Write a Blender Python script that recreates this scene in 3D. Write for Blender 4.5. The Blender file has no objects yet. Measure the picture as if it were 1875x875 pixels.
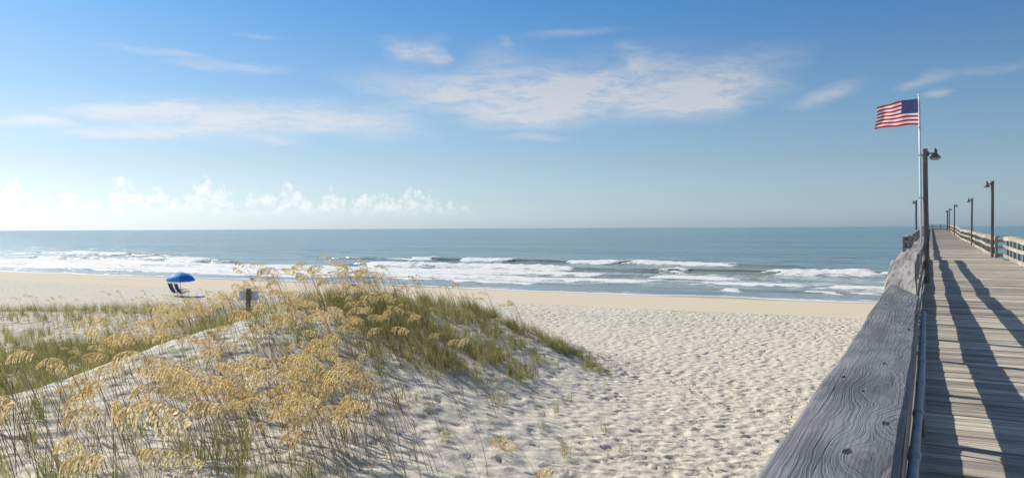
import bpy, bmesh, math, random
import numpy as np
from mathutils import Vector, Matrix

R = math.radians
random.seed(7)
rng = np.random.default_rng(11)
scene = bpy.context.scene
COL = scene.collection

# ------------------------------------------------------------------ camera
SN, CN = 0.4679, 0.8838                      # the view is turned 27.9 degrees left of the pier
cam_d = bpy.data.cameras.new('camera')
cam = bpy.data.objects.new('camera', cam_d)
COL.objects.link(cam)
fw = Vector((-SN, CN, 0)); rt = Vector((CN, SN, 0)); up = Vector((0, 0, 1))
roll = R(0.26)
rt2 = rt * math.cos(roll) - up * math.sin(roll)
up2 = up * math.cos(roll) + rt * math.sin(roll)
m = Matrix((rt2, up2, -fw)).transposed().to_4x4()
m.translation = Vector((0, 0, 6.0))
cam.matrix_world = m
cam_d.sensor_width = 36.0
cam_d.lens = 36.0 * 1450 / 1875
cam_d.shift_y = -0.0105
cam_d.clip_start = 0.05
cam_d.clip_end = 80000
scene.camera = cam

# ------------------------------------------------------------------ light
TO_SUN = Vector((-1.33, 0.32, 1.0)).normalized()
SUN_EL = math.asin(TO_SUN.z)
SUN_AZ = math.atan2(TO_SUN.x, TO_SUN.y)      # from +Y towards +X
sun_d = bpy.data.lights.new('sun', 'SUN')
sun_d.energy = 4.3
sun_d.angle = R(0.55)
sun_d.color = (1.0, 0.93, 0.80)
sun = bpy.data.objects.new('sun', sun_d)
sun.rotation_euler = (-TO_SUN).to_track_quat('-Z', 'Y').to_euler()
sun.location = (-60, 10, 60)
COL.objects.link(sun)

scene.view_settings.view_transform = 'Standard'
scene.view_settings.look = 'None'
scene.view_settings.gamma = 1.0
scene.view_settings.exposure = 0.345
scene.view_settings.use_curve_mapping = False
scene.render.engine = 'CYCLES'
scene.cycles.max_bounces = 6
scene.cycles.transparent_max_bounces = 8
scene.cycles.use_denoising = True


class NT:
    """small helper round a node tree"""
    def __init__(self, tree):
        self.t = tree
        tree.nodes.clear()

    def n(self, typ, props=None, **inp):
        nd = self.t.nodes.new(typ)
        for k, v in (props or {}).items():
            setattr(nd, k, v)
        for k, v in inp.items():
            key = int(k[1:]) if k[0] == 'i' and k[1:].isdigit() else k.replace('_', ' ')
            self.put(nd.inputs[key], v)
        return nd

    def put(self, sock, v):
        if isinstance(v, bpy.types.NodeSocket):
            self.t.links.new(v, sock)
        elif isinstance(v, bpy.types.Node):
            self.t.links.new(v.outputs[0], sock)
        else:
            if sock.type == 'RGBA' and not isinstance(v, (int, float)) and len(v) == 3:
                v = (*v, 1)
            sock.default_value = v

    def math(self, op, a, b=0.0, c=None, clamp=False):
        nd = self.n('ShaderNodeMath', {'operation': op, 'use_clamp': clamp}, i0=a, i1=b)
        if c is not None:
            self.put(nd.inputs[2], c)
        return nd.outputs[0]

    def vmath(self, op, a, b=(0, 0, 0), out=0):
        return self.n('ShaderNodeVectorMath', {'operation': op}, i0=a, i1=b).outputs[out]

    def ss(self, v, a, b, lo=0.0, hi=1.0):
        return self.n('ShaderNodeMapRange', {'interpolation_type': 'SMOOTHSTEP'}, i0=v, i1=a, i2=b, i3=lo, i4=hi).outputs[0]

    def lin(self, v, a, b, lo=0.0, hi=1.0):
        return self.n('ShaderNodeMapRange', {}, i0=v, i1=a, i2=b, i3=lo, i4=hi).outputs[0]

    def mix(self, f, a, b, mode='MIX'):
        nd = self.n('ShaderNodeMix', {'data_type': 'RGBA', 'blend_type': mode})
        self.put(nd.inputs[0], f); self.put(nd.inputs[6], a); self.put(nd.inputs[7], b)
        return nd.outputs[2]

    def noise(self, vec, scale, detail=3.0, rough=0.55, dist=0.0, out=0):
        return self.n('ShaderNodeTexNoise', {}, Vector=vec, Scale=scale, Detail=detail, Roughness=rough, Distortion=dist).outputs[out]

    def scale(self, vec, s):
        return self.n('ShaderNodeMapping', {}, Vector=vec, Scale=s).outputs[0]

    def bump(self, h, dist, strength=1.0, normal=None):
        nd = self.n('ShaderNodeBump', {}, Strength=strength, Distance=dist, Height=h)
        if normal is not None:
            self.put(nd.inputs['Normal'], normal)
        return nd.outputs[0]


# ------------------------------------------------------------------ sky
world = bpy.data.worlds.new('World')
scene.world = world
world.use_nodes = True
w = NT(world.node_tree)
geo = w.n('ShaderNodeTexCoord')
DIR = geo.outputs['Generated']
sep = w.n('ShaderNodeSeparateXYZ', {}, i0=DIR)
DEG = 57.29578
az = w.math('MULTIPLY', w.math('ARCTAN2', sep.outputs[0], sep.outputs[1]), DEG)
el = w.math('MULTIPLY', w.math('ARCSINE', sep.outputs[2]), DEG)
sky = w.n('ShaderNodeTexSky', {'sky_type': 'NISHITA', 'sun_disc': False, 'sun_elevation': SUN_EL,
                               'sun_rotation': SUN_AZ, 'altitude': 0.0, 'air_density': 1.0,
                               'dust_density': 0.68, 'ozone_density': 2.2})
SKY_STRENGTH = 0.1
# the blue deepens with height above the sea
elf = w.lin(el, 0.0, 90.0)
ramp = w.n('ShaderNodeValToRGB', {}, Fac=elf)
cr = ramp.color_ramp
cr.elements[0].position = 0.0; cr.elements[0].color = (0.62, 0.87, 1.40, 1)
cr.elements[1].position = 1.0; cr.elements[1].color = (1.0, 1.0, 1.0, 1)
for p, c in [(0.022, (0.585, 0.73, 1.0)), (0.05, (0.575, 0.655, 0.79)), (0.081, (0.54, 0.665, 0.77)), (0.133, (0.425, 0.62, 0.78)), (0.182, (0.285, 0.58, 0.83)), (0.32, (0.62, 0.80, 0.98)), (0.5, (0.95, 1.0, 1.05))]:
    e = cr.elements.new(p); e.color = (*c, 1)
skyc = w.mix(1.0, sky.outputs[0], ramp.outputs[0], 'MULTIPLY')
# cirrus: streaks of high cloud, each a soft patch of the sky frayed by wind-drawn noise
ae = w.n('ShaderNodeCombineXYZ', {}, i0=az, i1=el, i2=1.0).outputs[0]
warp = w.noise(w.scale(ae, (0.16, 0.45, 1)), 1.0, 4, 0.55, 0.0, 1)
wv = w.vmath('MULTIPLY', w.vmath('SUBTRACT', warp, (0.5, 0.5, 0.5)), (5.0, 1.5, 0))
aew = w.vmath('ADD', ae, wv)
CIRRUS = [(-25.43, 9.37, 5.9, 1.9, 0.62, 0), (-18.4, 9.71, 6.89, 1.78, 0.6, 4), (-27.01, 8.0, 4.2, 1.0, 0.5, 0),
          (-12.2, 9.9, 4.4, 1.6, 0.42, 20), (-14.98, 8.65, 5.62, 1.03, 0.45, 6), (-19.48, 12.2, 1.08, 0.87, 0.35, -30),
          (-21.5, 11.13, 8.91, 1.58, 0.2, 5), (-34.0, 9.75, 5.6, 1.5, 0.46, -8), (-30.17, 10.85, 3.9, 1.6, 0.36, 25),
          (-35.19, 12.59, 2.41, 0.87, 0.6, -8), (-33.51, 12.7, 0.94, 1.03, 0.35, -30), (-59.08, 6.75, 2.17, 0.32, 0.65, 0),
          (-54.07, 7.68, 3.5, 0.43, 0.6, 6), (-50.8, 8.33, 2.85, 0.36, 0.5, 5), (-53.91, 6.29, 5.0, 0.4, 0.55, 3),
          (-47.19, 7.5, 7.6, 1.3, 0.55, 0), (-39.49, 7.74, 6.4, 1.25, 0.5, -4), (-44.51, 6.06, 2.36, 0.24, 0.3, -5),
          (-52.62, 7.35, 10.71, 1.5, 0.14, 0), (-47.54, 10.89, 3.85, 0.28, 0.42, 0), (-51.63, 11.44, 3.97, 0.2, 0.28, -5),
          (-45.48, 12.92, 1.44, 0.2, 0.22, -4), (-6.01, 8.92, 2.55, 0.59, 0.45, 12), (-0.47, 9.26, 1.71, 0.4, 0.3, 14),
          (2.85, 9.55, 2.63, 0.36, 0.25, 8), (0.67, 8.35, 0.55, 0.32, 0.42, 0), (-27.01, 6.4, 3.16, 0.28, 0.3, 0),
          (-23.46, 13.8, 3.33, 0.28, 0.25, 3), (-28.0, 13.3, 0.79, 0.28, 0.3, -10)]
tot = None
for a0, e0, ra, re, s, tl in CIRRUS:
    ra *= 1.15; re *= 1.25
    c_, s_ = math.cos(R(tl)), math.sin(R(tl))
    q = w.vmath('DOT_PRODUCT', aew, (c_ / ra, s_ / ra, -(a0 * c_ + e0 * s_) / ra), 1)
    r_ = w.vmath('DOT_PRODUCT', aew, (-s_ / re, c_ / re, (a0 * s_ - e0 * c_) / re), 1)
    ln = w.vmath('LENGTH', w.n('ShaderNodeCombineXYZ', {}, i0=q, i1=r_).outputs[0], out=1)
    k = w.ss(ln, 0.0, 1.25, s, 0.0)
    tot = k if tot is None else w.math('ADD', tot, k)
streak = w.noise(w.scale(aew, (0.22, 1.1, 1)), 1.0, 7, 0.62)
fine = w.noise(w.scale(aew, (1.1, 3.2, 1)), 1.0, 5, 0.6)
sn = w.math('ADD', w.math('MULTIPLY', streak, 0.7), w.math('MULTIPLY', fine, 0.3))
sfac = w.ss(sn, 0.30, 0.66, 0.28, 1.35)
# the same kind of thin streaks over the rest of the sky
more = w.math('MULTIPLY', w.ss(w.noise(w.scale(DIR, (1.6, 1.6, 5.0)), 1.5, 5, 0.6, 0.6), 0.56, 0.8, 0.0, 0.5), w.ss(el, 15.0, 24.0))
cir = w.math('ADD', w.math('MULTIPLY', tot, sfac), more)
cir = w.math('MINIMUM', w.math('MULTIPLY', cir, 1.2), 0.85)
lum = w.n('ShaderNodeRGBToBW', {}, i0=skyc).outputs[0]
cl = w.math('ADD', w.math('MULTIPLY', lum, 0.68), 3.0)            # cloud is brighter towards the sun, as the air is
clc = w.n('ShaderNodeCombineColor', {}, i0=w.math('MULTIPLY', cl, 0.97), i1=cl, i2=w.math('MULTIPLY', cl, 1.08)).outputs[0]
skyc = w.mix(cir, skyc, clc)
# a row of small cumulus low over the horizon
tops = w.noise(w.scale(ae, (0.42, 0, 1)), 1.0, 4, 0.6)
puff = w.noise(w.scale(ae, (1.5, 1.7, 1)), 1.0, 5, 0.6)
puff2 = w.noise(w.scale(w.vmath('ADD', ae, (0.10, -0.10, 3.0)), (1.5, 1.7, 1)), 1.0, 5, 0.6)
cover = w.math('MAXIMUM', w.ss(az, -26.0, -37.0, 0.0, 1.0), w.ss(az, 20.0, 60.0, 0.0, 1.0))
cover = w.math('ADD', w.math('MULTIPLY', cover, 1.0), w.ss(az, -25.0, -31.0, 0.0, 0.0))
topel = w.math('ADD', 0.6, w.math('MULTIPLY', w.ss(tops, 0.22, 0.68), w.math('ADD', 0.25, w.math('MULTIPLY', cover, 2.7))))
edge = w.math('ADD', w.math('SUBTRACT', topel, el), w.math('MULTIPLY', w.math('SUBTRACT', puff, 0.5), 2.6))
cum = w.math('MULTIPLY', w.ss(edge, -0.15, 0.55), w.ss(el, 0.7, 1.7))
cum = w.math('MULTIPLY', cum, w.math('ADD', 0.2, w.math('MULTIPLY', cover, 0.48)))
cum = w.math('MULTIPLY', cum, w.ss(puff, 0.36, 0.58, 0.25, 1.0))
shade = w.math('ADD', 0.5, w.math('MULTIPLY', w.math('SUBTRACT', puff, puff2), 5.0), clamp=True)
cumc = w.mix(shade, w.mix(1.0, clc, (0.94, 0.97, 0.99), 'MULTIPLY'), w.mix(1.0, clc, (1.12, 1.11, 1.05), 'MULTIPLY'))
skyc = w.mix(cum, skyc, cumc)
bg = w.n('ShaderNodeBackground', {}, Color=skyc, Strength=SKY_STRENGTH)
w.n('ShaderNodeOutputWorld', {}, Surface=bg)


# ------------------------------------------------------------------ helpers
def tag(o, label=None, cat=None, group=None, kind=None):
    if label: o['label'] = label
    if cat: o['category'] = cat
    if group: o['group'] = group
    if kind: o['kind'] = kind
    return o


def empty(name, loc=(0, 0, 0), rz=0.0):
    o = bpy.data.objects.new(name, None)
    o.empty_display_size = 0.2
    o.location = loc
    o.rotation_euler = (0, 0, rz)
    COL.objects.link(o)
    return o


def link(name, me, parent=None, loc=None, rot=None):
    o = bpy.data.objects.new(name, me)
    COL.objects.link(o)
    if parent is not None:
        o.parent = parent
    if loc is not None: o.location = loc
    if rot is not None: o.rotation_euler = rot
    return o


def material(name):
    mt = bpy.data.materials.new(name)
    mt.use_nodes = True
    return mt, NT(mt.node_tree)


def mesh_np(name, V, T, mat, smooth=False):
    """mesh from numpy vertices and triangles/quads"""
    V = np.asarray(V, np.float32); T = np.asarray(T, np.int32)
    k = T.shape[1]
    me = bpy.data.meshes.new(name)
    me.vertices.add(len(V)); me.vertices.foreach_set('co', V.ravel())
    me.loops.add(T.size); me.loops.foreach_set('vertex_index', T.ravel())
    me.polygons.add(len(T))
    me.polygons.foreach_set('loop_start', np.arange(0, T.size, k, dtype=np.int32))
    me.polygons.foreach_set('loop_total', np.full(len(T), k, np.int32))
    if smooth:
        me.polygons.foreach_set('use_smooth', np.ones(len(T), bool))
    me.update(calc_edges=True)
    me.materials.append(mat)
    return me


class MB:
    """collects shapes for one mesh"""
    def __init__(self):
        self.v = []; self.f = []; self.s = []

    def add(self, vs, fs, smooth=False):
        b = len(self.v)
        self.v += [tuple(p) for p in vs]
        self.f += [tuple(i + b for i in f) for f in fs]
        self.s += [smooth] * len(fs)

    def box(self, c, d, rz=0.0):
        x, y, z = (k / 2 for k in d)
        c_, s_ = math.cos(rz), math.sin(rz)
        vs = []
        for sx, sy, sz in [(-1, -1, -1), (1, -1, -1), (1, 1, -1), (-1, 1, -1), (-1, -1, 1), (1, -1, 1), (1, 1, 1), (-1, 1, 1)]:
            px, py = sx * x, sy * y
            vs.append((c[0] + px * c_ - py * s_, c[1] + px * s_ + py * c_, c[2] + sz * z))
        self.add(vs, [(0, 3, 2, 1), (4, 5, 6, 7), (0, 1, 5, 4), (1, 2, 6, 5), (2, 3, 7, 6), (3, 0, 4, 7)])

    def board(self, p0, p1, wd, ht, bev=0.008, n=1, wob=0.0):
        """board from p0 to p1 (centre of its top face), width wd across, ht thick, chamfered long edges, n spans"""
        p0 = Vector(p0); p1 = Vector(p1)
        d = (p1 - p0).normalized()
        side = d.cross(Vector((0, 0, 1))).normalized()
        upv = side.cross(d).normalized()
        prof = [(-wd / 2, -ht + bev), (-wd / 2 + bev, -ht), (wd / 2 - bev, -ht), (wd / 2, -ht + bev), (wd / 2, -bev), (wd / 2 - bev, 0), (-wd / 2 + bev, 0), (-wd / 2, -bev)]
        vs = []; fs = []
        for i in range(n + 1):
            c = p0.lerp(p1, i / n)
            o1 = random.uniform(-wob, wob) if 0 < i < n else 0
            o2 = random.uniform(-wob, wob) if 0 < i < n else 0
            for a, b in prof:
                vs.append(c + side * (a + o1) + upv * (b + o2))
        for i in range(n):
            for j in range(8):
                a = i * 8 + j; b = i * 8 + (j + 1) % 8
                fs.append((a, b, b + 8, a + 8))
        fs.append(tuple(range(7, -1, -1))); fs.append(tuple(n * 8 + j for j in range(8)))
        self.add(vs, fs)

    def tube(self, pts, rad, seg=8, caps=True, smooth=True):
        pts = [Vector(p) for p in pts]
        rads = rad if isinstance(rad, (list, tuple)) else [rad] * len(pts)
        vs = []; fs = []
        ref = None
        for i, p in enumerate(pts):
            d = (pts[min(i + 1, len(pts) - 1)] - pts[max(i - 1, 0)]).normalized()
            if ref is None:
                ref = Vector((1, 0, 0)) if abs(d.x) < 0.8 else Vector((0, 1, 0))
            a = (ref - d * ref.dot(d)).normalized(); b = d.cross(a)
            ref = a
            for k in range(seg):
                t = 2 * math.pi * k / seg
                vs.append(p + (a * math.cos(t) + b * math.sin(t)) * rads[i])
        for i in range(len(pts) - 1):
            for k in range(seg):
                a = i * seg + k; b = i * seg + (k + 1) % seg
                fs.append((a, b, b + seg, a + seg))
        if caps:
            fs.append(tuple(range(seg - 1, -1, -1)))
            fs.append(tuple((len(pts) - 1) * seg + k for k in range(seg)))
        self.add(vs, fs, smooth)

    def lathe(self, prof, c=(0, 0, 0), seg=16, smooth=True):
        vs = []; fs = []
        for r_, z in prof:
            for k in range(seg):
                t = 2 * math.pi * k / seg
                vs.append((c[0] + r_ * math.cos(t), c[1] + r_ * math.sin(t), c[2] + z))
        for i in range(len(prof) - 1):
            for k in range(seg):
                a = i * seg + k; b = i * seg + (k + 1) % seg
                fs.append((a, b, b + seg, a + seg))
        self.add(vs, fs, smooth)

    def mesh(self, name, mat):
        me = bpy.data.meshes.new(name)
        me.from_pydata(self.v, [], self.f)
        me.polygons.foreach_set('use_smooth', self.s)
        me.update()
        me.materials.append(mat)
        return me

    def build(self, name, mat, parent=None, loc=None, rot=None):
        return link(name, self.mesh(name, mat), parent, loc, rot)


# value noise for heights
_tab = rng.random((256, 256))
def vnoise(x, y, seed=0):
    x = np.asarray(x, float) + seed * 17.31; y = np.asarray(y, float) + seed * 9.77
    xi = np.floor(x).astype(int); yi = np.floor(y).astype(int)
    fx = x - xi; fy = y - yi
    fx = fx * fx * fx * (fx * (fx * 6 - 15) + 10); fy = fy * fy * fy * (fy * (fy * 6 - 15) + 10)
    g = lambda a, b: _tab[a & 255, b & 255]
    return (g(xi, yi) * (1 - fx) + g(xi + 1, yi) * fx) * (1 - fy) + (g(xi, yi + 1) * (1 - fx) + g(xi + 1, yi + 1) * fx) * fy


def fbm(x, y, seed=0, oct=4, gain=0.5):
    s = 0; a = 1; t = 0
    for o in range(oct):
        s = s + a * vnoise(x * 2 ** o, y * 2 ** o, seed + o * 3); t += a; a *= gain
    return s / t


def sstep(x, a, b):
    t = np.clip((x - a) / (b - a), 0, 1)
    return t * t * (3 - 2 * t)


# ------------------------------------------------------------------ the sand
def beach_z(Y):
    return np.interp(Y, [-60, 0, 20, 42, 47, 54, 62, 69, 80, 120, 200], [1.9, 1.6, 1.34, 1.18, 0.98, 0.60, 0.27, -0.01, -0.6, -2.2, -6])

DUNE = np.array([(-2.58, 14.35, 1.6), (-3.77, 13.39, 1.7), (-4.73, 12.01, 1.95), (-5.53, 9.82, 2.45), (-5.92, 8.37, 2.8), (-6.32, 7.27, 3.05), (-7.38, 5.84, 3.3), (-8.82, 4.93, 3.35),
        (-5.09, 18.06, 1.4), (-6.48, 16.46, 1.6), (-8.55, 17.98, 1.85), (-6.6, 13.88, 1.95), (-8.83, 15.69, 2.25), (-6.89, 12.24, 2.3), (-9.02, 13.72, 2.6), (-9.64, 12.7, 2.95),
        (-11.22, 12.91, 3.35), (-10.44, 10.29, 3.3), (-9.88, 7.82, 3.3), (-10.35, 6.87, 3.3), (-15.57, 17.0, 3.9), (-15.23, 18.48, 3.85), (-15.68, 20.66, 3.65), (-15.76, 23.28, 3.35),
        (-14.9, 24.84, 3.05), (-12.82, 24.72, 2.5), (-10.35, 23.85, 1.85), (-9.01, 22.88, 1.45), (-8.09, 22.77, 1.33), (-10.28, 21.62, 2.0), (-11.06, 19.64, 2.55), (-11.07, 16.36, 3.0),
        (-12.32, 16.23, 3.35), (-12.52, 7.0, 3.4), (-12.65, 8.4, 3.5), (-13.2, 9.62, 3.6), (-14.59, 11.83, 3.6), (-14.79, 14.04, 3.8), (-23.92, 14.16, 2.35), (-22.12, 14.7, 2.35),
        (-21.52, 16.06, 2.45), (-29.96, 17.74, 2.35), (-27.07, 19.06, 2.4), (-24.38, 20.01, 2.6), (-29.9, 23.68, 2.5), (-33.29, 22.12, 2.35), (-36.72, 21.01, 2.25), (-24.13, 22.09, 2.9),
        (-15.4, 8.6, 2.65), (-16.0, 10.6, 2.55), (-16.6, 12.2, 2.6), (-17.8, 14.4, 2.75),
        (-21.85, 25.5, 1.5), (-20.89, 27.52, 1.3), (-18.51, 30.85, 1.26), (-15.58, 30.05, 1.28), (-12.35, 28.45, 1.29), (-63.56, 25.2, 1.35), (-52.83, 30.23, 1.3), (-48.54, 32.24, 1.28), (-43.63, 34.54, 1.25),
        (-6.0, 3.0, 3.35), (-4.5, 4.4, 3.0), (-3.0, 4.0, 2.6), (0.0, 4.0, 2.2), (-12.0, 2.0, 3.2), (-18.0, 4.0, 2.7), (-25.0, 10.0, 2.5), (-3.0, 8.0, 2.1), (0.0, 12.0, 1.75), (4.0, 4.0, 2.1), (4.0, 14.0, 1.6),
        (-40.0, 12.0, 2.4), (-34.0, 2.0, 3.0), (-10.0, -8.0, 3.2), (3.0, -8.0, 3), (-45.0, 22.0, 1.7), (0.0, 22.0, 1.36), (6.0, 25.0, 1.3), (-5.0, 30.0, 1.27), (-14.0, 36.0, 1.24),
        (-30.0, 40.0, 1.2), (-50.0, 34.0, 1.25), (3.0, 38.0, 1.22), (-30.0, -10.0, 3.0)])
_res = DUNE[:, 2] - beach_z(DUNE[:, 1])
_d2 = (DUNE[:, None, 0] - DUNE[None, :, 0]) ** 2 + (DUNE[:, None, 1] - DUNE[None, :, 1]) ** 2
_n = len(DUNE)
_K = 0.5 * _d2 * np.log(np.maximum(_d2, 1e-12)) + 0.3 * np.eye(_n)
_Q = np.c_[np.ones(_n), DUNE[:, :2]]
_w = np.linalg.solve(np.block([[_K, _Q], [_Q.T, np.zeros((3, 3))]]), np.r_[_res, 0, 0, 0])


def ground_z(x, y):
    """smooth height of the sand"""
    x = np.asarray(x, float); y = np.asarray(y, float)
    xc = np.clip(x, -60, 14); yc = np.clip(y, -14, 44)
    out = np.empty(x.shape); fx = xc.ravel(); fy = yc.ravel(); o = out.ravel()
    for i in range(0, len(fx), 40000):
        a = fx[i:i + 40000]; b = fy[i:i + 40000]
        d2 = (a[:, None] - DUNE[:, 0]) ** 2 + (b[:, None] - DUNE[:, 1]) ** 2
        o[i:i + 40000] = (0.5 * d2 * np.log(np.maximum(d2, 1e-12))) @ _w[:-3] + _w[-3] + _w[-2] * a + _w[-1] * b
    r = o.reshape(x.shape)
    r = np.where(r < 0, r * 0.15, r)
    r = r * (1 - sstep(y, 32, 42)) * (1 - 0.6 * sstep(x, 6, 20))
    return beach_z(y) + r


def gz(x, y):
    return float(ground_z(np.array([x]), np.array([y]))[0])


def graded(lo, hi, cores):
    """cores: list of (a, b, step); steps grow outside"""
    out = []
    for a, b, s in cores:
        out += list(np.arange(a, b, s))
    a = cores[0][0]; s = cores[0][2]
    left = []
    while a > lo:
        s *= 1.12; a -= s; left.append(a)
    b = cores[-1][1]; s = cores[-1][2]
    right = [b]
    while b < hi:
        s *= 1.12; b += s; right.append(b)
    return np.array(left[::-1] + out + right)


def grid_mesh(name, xs, ys, Z, mat):
    nx, ny = len(xs), len(ys)
    X, Y = np.meshgrid(xs, ys)
    V = np.stack([X, Y, Z], -1).reshape(-1, 3)
    i = np.arange(nx * ny).reshape(ny, nx)
    T = np.stack([i[:-1, :-1], i[:-1, 1:], i[1:, 1:], i[1:, :-1]], -1).reshape(-1, 4)
    return mesh_np(name, V, T, mat, True)


xs = graded(-5000, 4000, [(-48, -24, 0.22), (-24, 1.0, 0.066), (1.0, 8.0, 0.25)])
ys = graded(-120, 130, [(3.0, 26, 0.066), (26, 48, 0.15), (48, 70, 0.4)])
GX, GY = np.meshgrid(xs, ys)
GZ = ground_z(GX, GY)
duney = np.clip((GZ - beach_z(GY)) / 0.5, 0, 1) * (GY < 40)
GZ += (fbm(GX * 0.35, GY * 0.35, 3, 4) - 0.5) * 0.34 * duney
GZ += (fbm(GX * 1.5 + GY * 0.5, GY * 1.5, 5, 3) - 0.5) * 0.14 * (0.35 + 0.65 * duney) * (GY < 46)
GZ += (fbm(GX * 5, GY * 5, 8, 2) - 0.5) * 0.028 * (1 - sstep(GY, 42, 46))
# footprints: pits with a raised rim
def stamp(cx, cy, L, Wd, ang, dep):
    rr = max(L, Wd) * 1.7
    i0, i1 = np.searchsorted(xs, (cx - rr, cx + rr)); j0, j1 = np.searchsorted(ys, (cy - rr, cy + rr))
    if i1 - i0 < 2 or j1 - j0 < 2: return
    dx = xs[i0:i1][None, :] - cx; dy = ys[j0:j1][:, None] - cy
    c_, s_ = math.cos(ang), math.sin(ang)
    q = ((dx * c_ + dy * s_) / L) ** 2 + ((-dx * s_ + dy * c_) / Wd) ** 2
    GZ[j0:j1, i0:i1] += dep * (-1.15 * np.exp(-q * q * 1.2) + 0.38 * np.exp(-((np.sqrt(q) - 1.25) / 0.28) ** 2))

n_foot = 44000
for k in range(n_foot):
    if k < 38500:
        y = rng.uniform(6, 47.3); x = rng.uniform(-26, 7)
    else:
        y = rng.uniform(20, 48); x = rng.uniform(-60, -24)
    # a busy strip along the pier, quieter over the dune flank
    d = 0.95 if x > -9 + (y - 20) * -0.25 else 0.55
    if y < 24:
        edge = np.interp(y, [6, 10, 14, 18, 22, 24], [-4.2, -5.2, -6.3, -7.6, -8.6, -9.5])
        d = 1.0 if x > edge else (0.25 if x > edge - 2.5 else 0.04)
        if -9 < x < -6.2 and 17 < y < 23: d *= 0.35
    elif y < 30 and x < -11:
        d = 0.25
    d *= 0.30 + 1.1 * float(sstep(vnoise(np.array([x * 0.28]), np.array([y * 0.22]), 77)[0], 0.25, 0.6))
    if rng.random() > d: continue
    sz = 0.42 + 0.66 * rng.random() ** 1.6
    stamp(x, y, 0.13 * sz, 0.078 * sz, rng.uniform(0, math.pi), rng.uniform(0.025, 0.075) * sz)

sand_m, t = material('sand')
pos = t.n('ShaderNodeNewGeometry').outputs['Position']
sp = t.n('ShaderNodeSeparateXYZ', {}, i0=pos)
n1 = t.noise(pos, 0.5, 5, 0.6); n2 = t.noise(pos, 9.0, 4, 0.65); n3 = t.noise(pos, 60.0, 2, 0.6)
wob = t.math('MULTIPLY', t.math('SUBTRACT', t.noise(t.scale(pos, (0.12, 0.3, 0.3)), 1.0, 3), 0.5), 3.0)
yy = t.math('ADD', sp.outputs[1], wob)
firm = t.ss(yy, 46.4, 47.6)                          # hard smooth sand below the high-water line
wet = t.ss(yy, 64.8, 68.6)
dry = t.mix(t.ss(n2, 0.30, 0.72), (0.515, 0.47, 0.385), (0.645, 0.60, 0.505))
dry = t.mix(t.ss(n1, 0.35, 0.7, 0.0, 0.35), dry, (0.58, 0.53, 0.46))
firmc = t.mix(t.noise(t.scale(pos, (0.06, 0.5, 1)), 1.0, 4), (0.57, 0.485, 0.36), (0.61, 0.53, 0.40))
c = t.mix(firm, dry, firmc)
wrack = t.math('MULTIPLY', t.math('MULTIPLY', t.ss(yy, 46.5, 46.85), t.ss(yy, 47.4, 47.0)), t.ss(t.noise(t.scale(pos, (2.5, 6, 1)), 1.0, 4, 0.7), 0.48, 0.68, 0, 0.75))
c = t.mix(wrack, c, (0.13, 0.10, 0.07))
c = t.mix(wet, c, (0.30, 0.245, 0.18))
rough = t.lin(wet, 0, 1, 0.95, 0.28)
hgt = t.math('ADD', t.math('MULTIPLY', n2, 0.6), t.math('MULTIPLY', n3, 0.16))
far_pit = t.math('MULTIPLY', t.ss(t.n('ShaderNodeTexVoronoi', {'feature': 'SMOOTH_F1'}, Vector=pos, Scale=3.4).outputs[0], 0.1, 0.6), 0.9)
hgt = t.math('ADD', hgt, far_pit)
hgt = t.math('MULTIPLY', hgt, t.lin(firm, 0, 1, 1.0, 0.03))
bs = t.n('ShaderNodeBsdfPrincipled', {}, Base_Color=c, Roughness=rough, Normal=t.bump(hgt, 0.075, 0.85))
t.put(bs.inputs['Specular IOR Level'], t.lin(wet, 0, 1, 0.15, 0.5))
t.n('ShaderNodeOutputMaterial', {}, Surface=bs)
sand = link('sand_beach', grid_mesh('sand_beach', xs, ys, GZ, sand_m))
tag(sand, 'pale trampled sand of the beach and dune', 'sand', kind='structure')

# ------------------------------------------------------------------ the sea
xs2 = graded(-40000, 40000, [(-205, -110, 0.8), (-110, 12, 0.42), (12, 40, 1.5)])
ys2 = graded(59, 60000, [(62, 132, 0.26)])
SX, SY = np.meshgrid(xs2, ys2)
near = 1 - sstep(SY, 150, 400)
SZ = (fbm(SX * 0.09, SY * 0.22, 21, 4) - 0.5) * 0.30 * near
deep = sstep(SY, 70, 84)
SZ = SZ * (0.15 + 0.85 * deep)
FOAM = np.zeros_like(SX); CREST = np.zeros_like(SX)


def seg_mask(x, segs, soft):
    mk = np.zeros_like(x)
    for a, b in segs:
        mk = np.maximum(mk, sstep(x, a - soft, a + soft) * (1 - sstep(x, b - soft, b + soft)))
    return mk


def breaker(y0, swell, broken, amp, seed, fr=1.0, bk=2.6, soft=0.8, track=5.0):
    yc = y0 + (fbm(SX * 0.045, SX * 0 + 2, seed, 3) - 0.5) * 5.0
    s = SY - yc
    sf = s + (fbm(SX * 0.55, SY * 0.55, seed + 8, 3) - 0.5) * 3.0
    a = seg_mask(SX, swell, 7.0) * (0.75 + 0.5 * vnoise(SX * 0.11, SX * 0, seed + 4))
    bm = seg_mask(SX + (fbm(SX * 0.35, SY * 0.6, seed + 5, 3) - 0.5) * 7.0, broken, soft)
    lump = fbm(SX * 1.6, SY * 1.6, seed + 6, 3)
    h = np.where(s < 0, np.exp(-(s / fr) ** 2), np.exp(-(s / bk) ** 2))
    hb = np.where(s < 0, np.exp(-(s / (fr * 2.8)) ** 2), np.exp(-(s / (bk * 0.7)) ** 2))
    z = amp * a * (0.6 * h * (1 - bm) + hb * bm * (0.55 + 0.42 * lump))
    fo = bm * (np.where(sf < 0, np.exp(-(sf / (fr * 3.2)) ** 2), np.exp(-(sf / 1.0) ** 2)))
    trail = bm * sstep(sf, -track, -1.0) * (sf < 1) * 0.55
    return z, np.maximum(fo * 1.25, trail), amp * a * h * (1 - bm), a


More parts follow.
